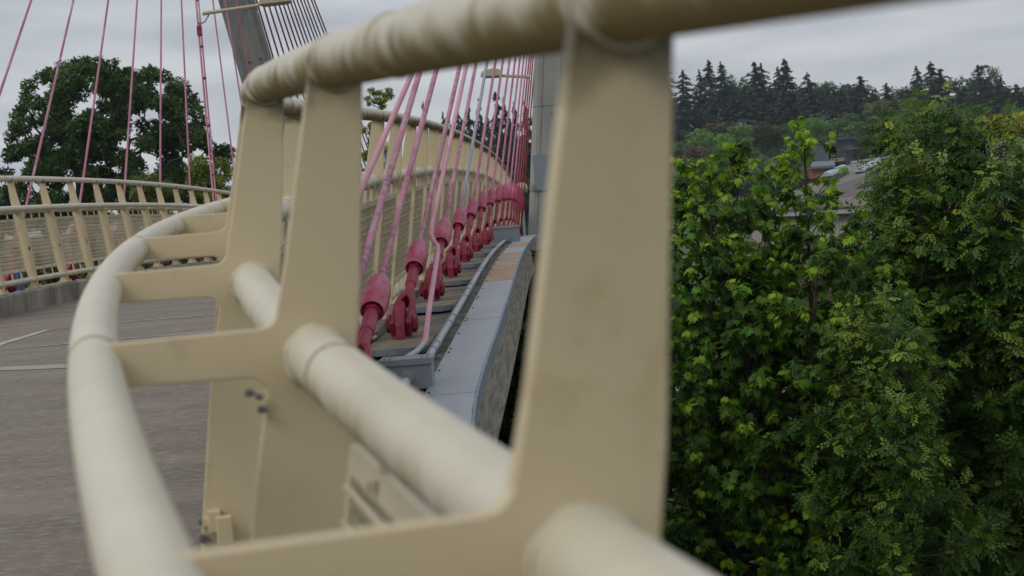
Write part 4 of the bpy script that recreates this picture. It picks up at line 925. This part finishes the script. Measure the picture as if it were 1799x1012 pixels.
# warehouse
M_ribs = material('brown_metal_roof', (.075, .052, .045), (.065, .047, .042), .6, rough=.6); M_crm = material('cream_corrugated_wall', (.34, .32, .27), rough=.8)
M_brick = material('brown_brick', (.12, .075, .06), (.09, .06, .05), 3, rough=.9)
E0, E1 = at(1322, 374, 75), at(1835, 348, 63); R0, R1 = at(1497, 290, 95), at(1815, 249, 83)
wr = empty('warehouse', (E0[0], E0[1], 0), 0, 'long warehouse with a ribbed brown metal roof and barrel skylights behind the trees', 'building'); wo = Vector(wr.location)
m = MB(); dn = np.array([0, 0, -.25]); m.add([E0, E1, R1, R0, E0+dn, E1+dn, R1+dn, R0+dn], [(0, 1, 2, 3), (7, 6, 5, 4), (0, 1, 5, 4), (1, 2, 6, 5), (2, 3, 7, 6), (3, 0, 4, 7)]); build('roof', m, M_ribs, wr).location = -wo
nrm = np.cross(E1-E0, R0-E0); nrm /= np.linalg.norm(nrm)
mrib = MB()
for i in range(96):
    u = i/95.0; a = E0+(E1-E0)*u; b = R0+(R1-R0)*u; sd_ = (E1-E0)/np.linalg.norm(E1-E0)*.055
    v = [a-sd_, a+sd_, b+sd_, b-sd_]; mrib.add(v+[q+nrm*.07 for q in v], [(4, 5, 6, 7), (0, 1, 5, 4), (1, 2, 6, 5), (2, 3, 7, 6), (3, 0, 4, 7)])
ribo = build('roof_rib', mrib, material('rib_metal', (.16, .135, .115), rough=.6), wr, kind='stuff'); ribo.location = -wo
def wall_panel(nm, mt, a, b, z0, z1, dep=.2):
    m = MB(); q = [(a[0], a[1], z0), (b[0], b[1], z0), (b[0], b[1]+dep, z0), (a[0], a[1]+dep, z0)]; m.add(q+[(x, y, z1) for x, y, z in q], [(0, 1, 5, 4), (1, 2, 6, 5), (2, 3, 7, 6), (3, 0, 4, 7), (4, 5, 6, 7), (3, 2, 1, 0)]); o = build(nm, m, mt, wr); o.location = -wo
zt = min(E0[2], E1[2])-.3; ev = np.array([0, .6, 0])
wall_panel('upper_wall', M_crm, E0+ev, E1+ev, zt-.95, zt+.1); wall_panel('wall_band', M_wood, E0+ev*.8, E1+ev*.8, zt-1.3, zt-.96, .4); wall_panel('lower_wall', M_brick, E0+ev, E1+ev, 0, zt-1.31)
wall_panel('gutter', M_trim, E0-[0, .08, 0], E1-[0, .08, 0], E0[2]-.2, E0[2]-.06, .1)
for i in range(90):
    u = (i+.5)/90; a = E0+(E1-E0)*u+ev; m = MB(); m.box(a[0]-.03, a[0]+.03, a[1]-.03, a[1]-.002, zt-.94, zt); build('corrugation', m, M_crm, wr).location = -wo
m = MB(); c1 = R0+nrm*.12; c2 = R1+nrm*.12; m.tube([c1, c2], .07, 6); build('ridge_cap', m, M_trim, wr).location = -wo
wall_panel('side_wall', M_crm, R0+np.array([0, 0, 0]), R1, 0, R0[2]-.5)
# barrel skylights
def skylight(px0, py0, px1, py1, label, YA=84.5, YB=93):
    a = at(px0, py0, YA); b = at(px1, py1, YB); root = empty('skylight', tuple(a), 0, label, 'skylight', 'barrel skylights on the warehouse roof'); o_ = Vector(a)
    ax = b-a; ln = np.linalg.norm(ax); ax /= ln; sd_ = np.cross(ax, nrm); sd_ /= np.linalg.norm(sd_); w = .26
    m = MB(); v = []
    for q, zz in ((a+ax*.2, -.15), (b-ax*.2, -.15)):
        v += [q-sd_*w*.7+nrm*-.5, q+sd_*w*.7+nrm*-.5, q+sd_*w*.7, q-sd_*w*.7]
    m.add(v, [(0, 1, 2, 3), (7, 6, 5, 4), (0, 1, 5, 4), (1, 2, 6, 5), (2, 3, 7, 6), (3, 0, 4, 7)]); build('curb', m, M_groof, root).location = -o_
    nseg = 6
    for i in range(nseg):
        m = MB(); q0_ = a+ax*ln*(i/nseg+.008); q1_ = a+ax*ln*((i+1)/nseg-.008); ks = np.linspace(0, PI, 9); v = []
        for q in (q0_, q1_): v += [q+sd_*w*math.cos(t_)+nrm*(.02+w*.72*math.sin(t_)) for t_ in ks]
        n9 = 9; m.add(v, [(k2, k2+1, k2+1+n9, k2+n9) for k2 in range(n9-1)]+[tuple(range(n9)), tuple(range(2*n9-1, n9-1, -1)), (0, n9, 2*n9-1, n9-1)])
        build('dome_panel', m, material_dome, root, False).location = -o_
material_dome = material('white_acrylic', (.34, .38, .42), rough=.35)
skylight(1451, 311, 1482, 297, 'white barrel skylight fully visible above the maple', 84, 88); skylight(1508, 303, 1540, 288, 'white barrel skylight half hidden by the ash leaves', 86, 90)

# ------------------------------------------------------------------ parked cars
def car(x, y, rz, paint, label):
    root = empty('parked_car', (x, y, .03), rz, label, 'car', 'cars in the car park')
    prof = [(-2.3, .35), (-2.32, .75), (-2.2, .98), (-1.9, 1.05), (-1.75, 1.12), (-1.2, 1.62), (-.4, 1.72), (.5, 1.66), (1.15, 1.12), (1.9, 1.0), (2.25, .82), (2.32, .5), (2.28, .33), (1.85, .3), (1.78, .52), (1.55, .68), (1.3, .68), (1.08, .52), (1.02, .28), (-1.0, .28), (-1.06, .52), (-1.28, .68), (-1.53, .68), (-1.76, .52), (-1.83, .3)]
    m = MB(); n = len(prof); v = []
    for yy, k in ((-.9, 0), (-.82, 1), (.82, 1), (.9, 0)):
        for px_, z in prof:
            v.append((px_*(1 if k or z > .3 else 1), yy*(.84 if z > 1.3 else 1), z) if True else None)
    m.add(v, [tuple(range(n)), tuple(range(4*n-1, 3*n-1, -1))]+[(j*n+i, j*n+(i+1) % n, (j+1)*n+(i+1) % n, (j+1)*n+i) for j in range(3) for i in range(n)])
    build('body', m, paint, root, False, .02)
    for sy in (-1, 1):
        for q in ([(-1.6, 1.12), (-1.12, 1.55), (-.45, 1.62), (-.45, 1.12)], [(-.38, 1.12), (-.38, 1.62), (.45, 1.57), (.95, 1.14)]):
            m = MB(); a_, b_ = (.845, .86) if sy > 0 else (-.86, -.845)
            v = []
            for t_ in (0, .02): v += [(px_, sy*((.90 if z < 1.3 else .762)+t_), z) for px_, z in q]
            m.add(v, [(0, 1, 2, 3), (7, 6, 5, 4)]+[(i, (i+1) % 4, (i+1) % 4+4, i+4) for i in range(4)]); build('window', m, M_win, root)
        for wx in (-1.4, 1.42):
            m = MB(); m.tube([(wx, sy*.72, .34), (wx, sy*.91, .34)], .34, 20); wh = build('wheel', m, M_black, root); m = MB(); m.tube([(wx, sy*.9, .34), (wx, sy*.925, .34)], .2, 12); build('rim', m, M_conduit, wh)
        m = MB(); m.box(2.2, 2.33, sy*.72-.14, sy*.72+.14, .66, .82); build('headlight', m, M_trim, root); m = MB(); m.box(-2.36, -2.2, sy*.76-.08, sy*.76+.08, .7, .98); build('tail_light', m, M_crim, root)
M_p1 = material('dark_blue_grey_paint', (.04, .05, .075), rough=.25, metal=.4); M_p2 = material('silver_paint', (.30, .32, .36), rough=.25, metal=.5); M_p3 = material('white_paint', (.55, .56, .57), rough=.3)
q = at(1575, 690, 62); car(q[0], 62, .04, M_p1, 'dark blue-grey estate car glimpsed through the ash leaves')
q = at(1800, 660, 64); car(q[0], 64, .04, M_p2, 'silver car glimpsed at the right edge through the leaves')
q = at(1290, 700, 60); car(q[0], 60, .05, M_p3, 'white car hidden behind the bright maple')

# ------------------------------------------------------------------ thin air haze
m = MB(); m.box(-1450, 1450, -380, 900, -1.2, 62); hzo = build('haze', m, None, kind='stuff')
hm_ = bpy.data.materials.new('haze'); hm_.use_nodes = True; t_ = hm_.node_tree; t_.nodes.remove(t_.nodes['Principled BSDF'])
pv = N(t_, 'ShaderNodeVolumePrincipled'); pv.inputs['Density'].default_value = .00015; pv.inputs['Color'].default_value = (.80, .87, .95, 1); pv.inputs['Anisotropy'].default_value = .2
t_.links.new(pv.outputs[0], t_.nodes['Material Output'].inputs['Volume']); hzo.data.materials.append(hm_)
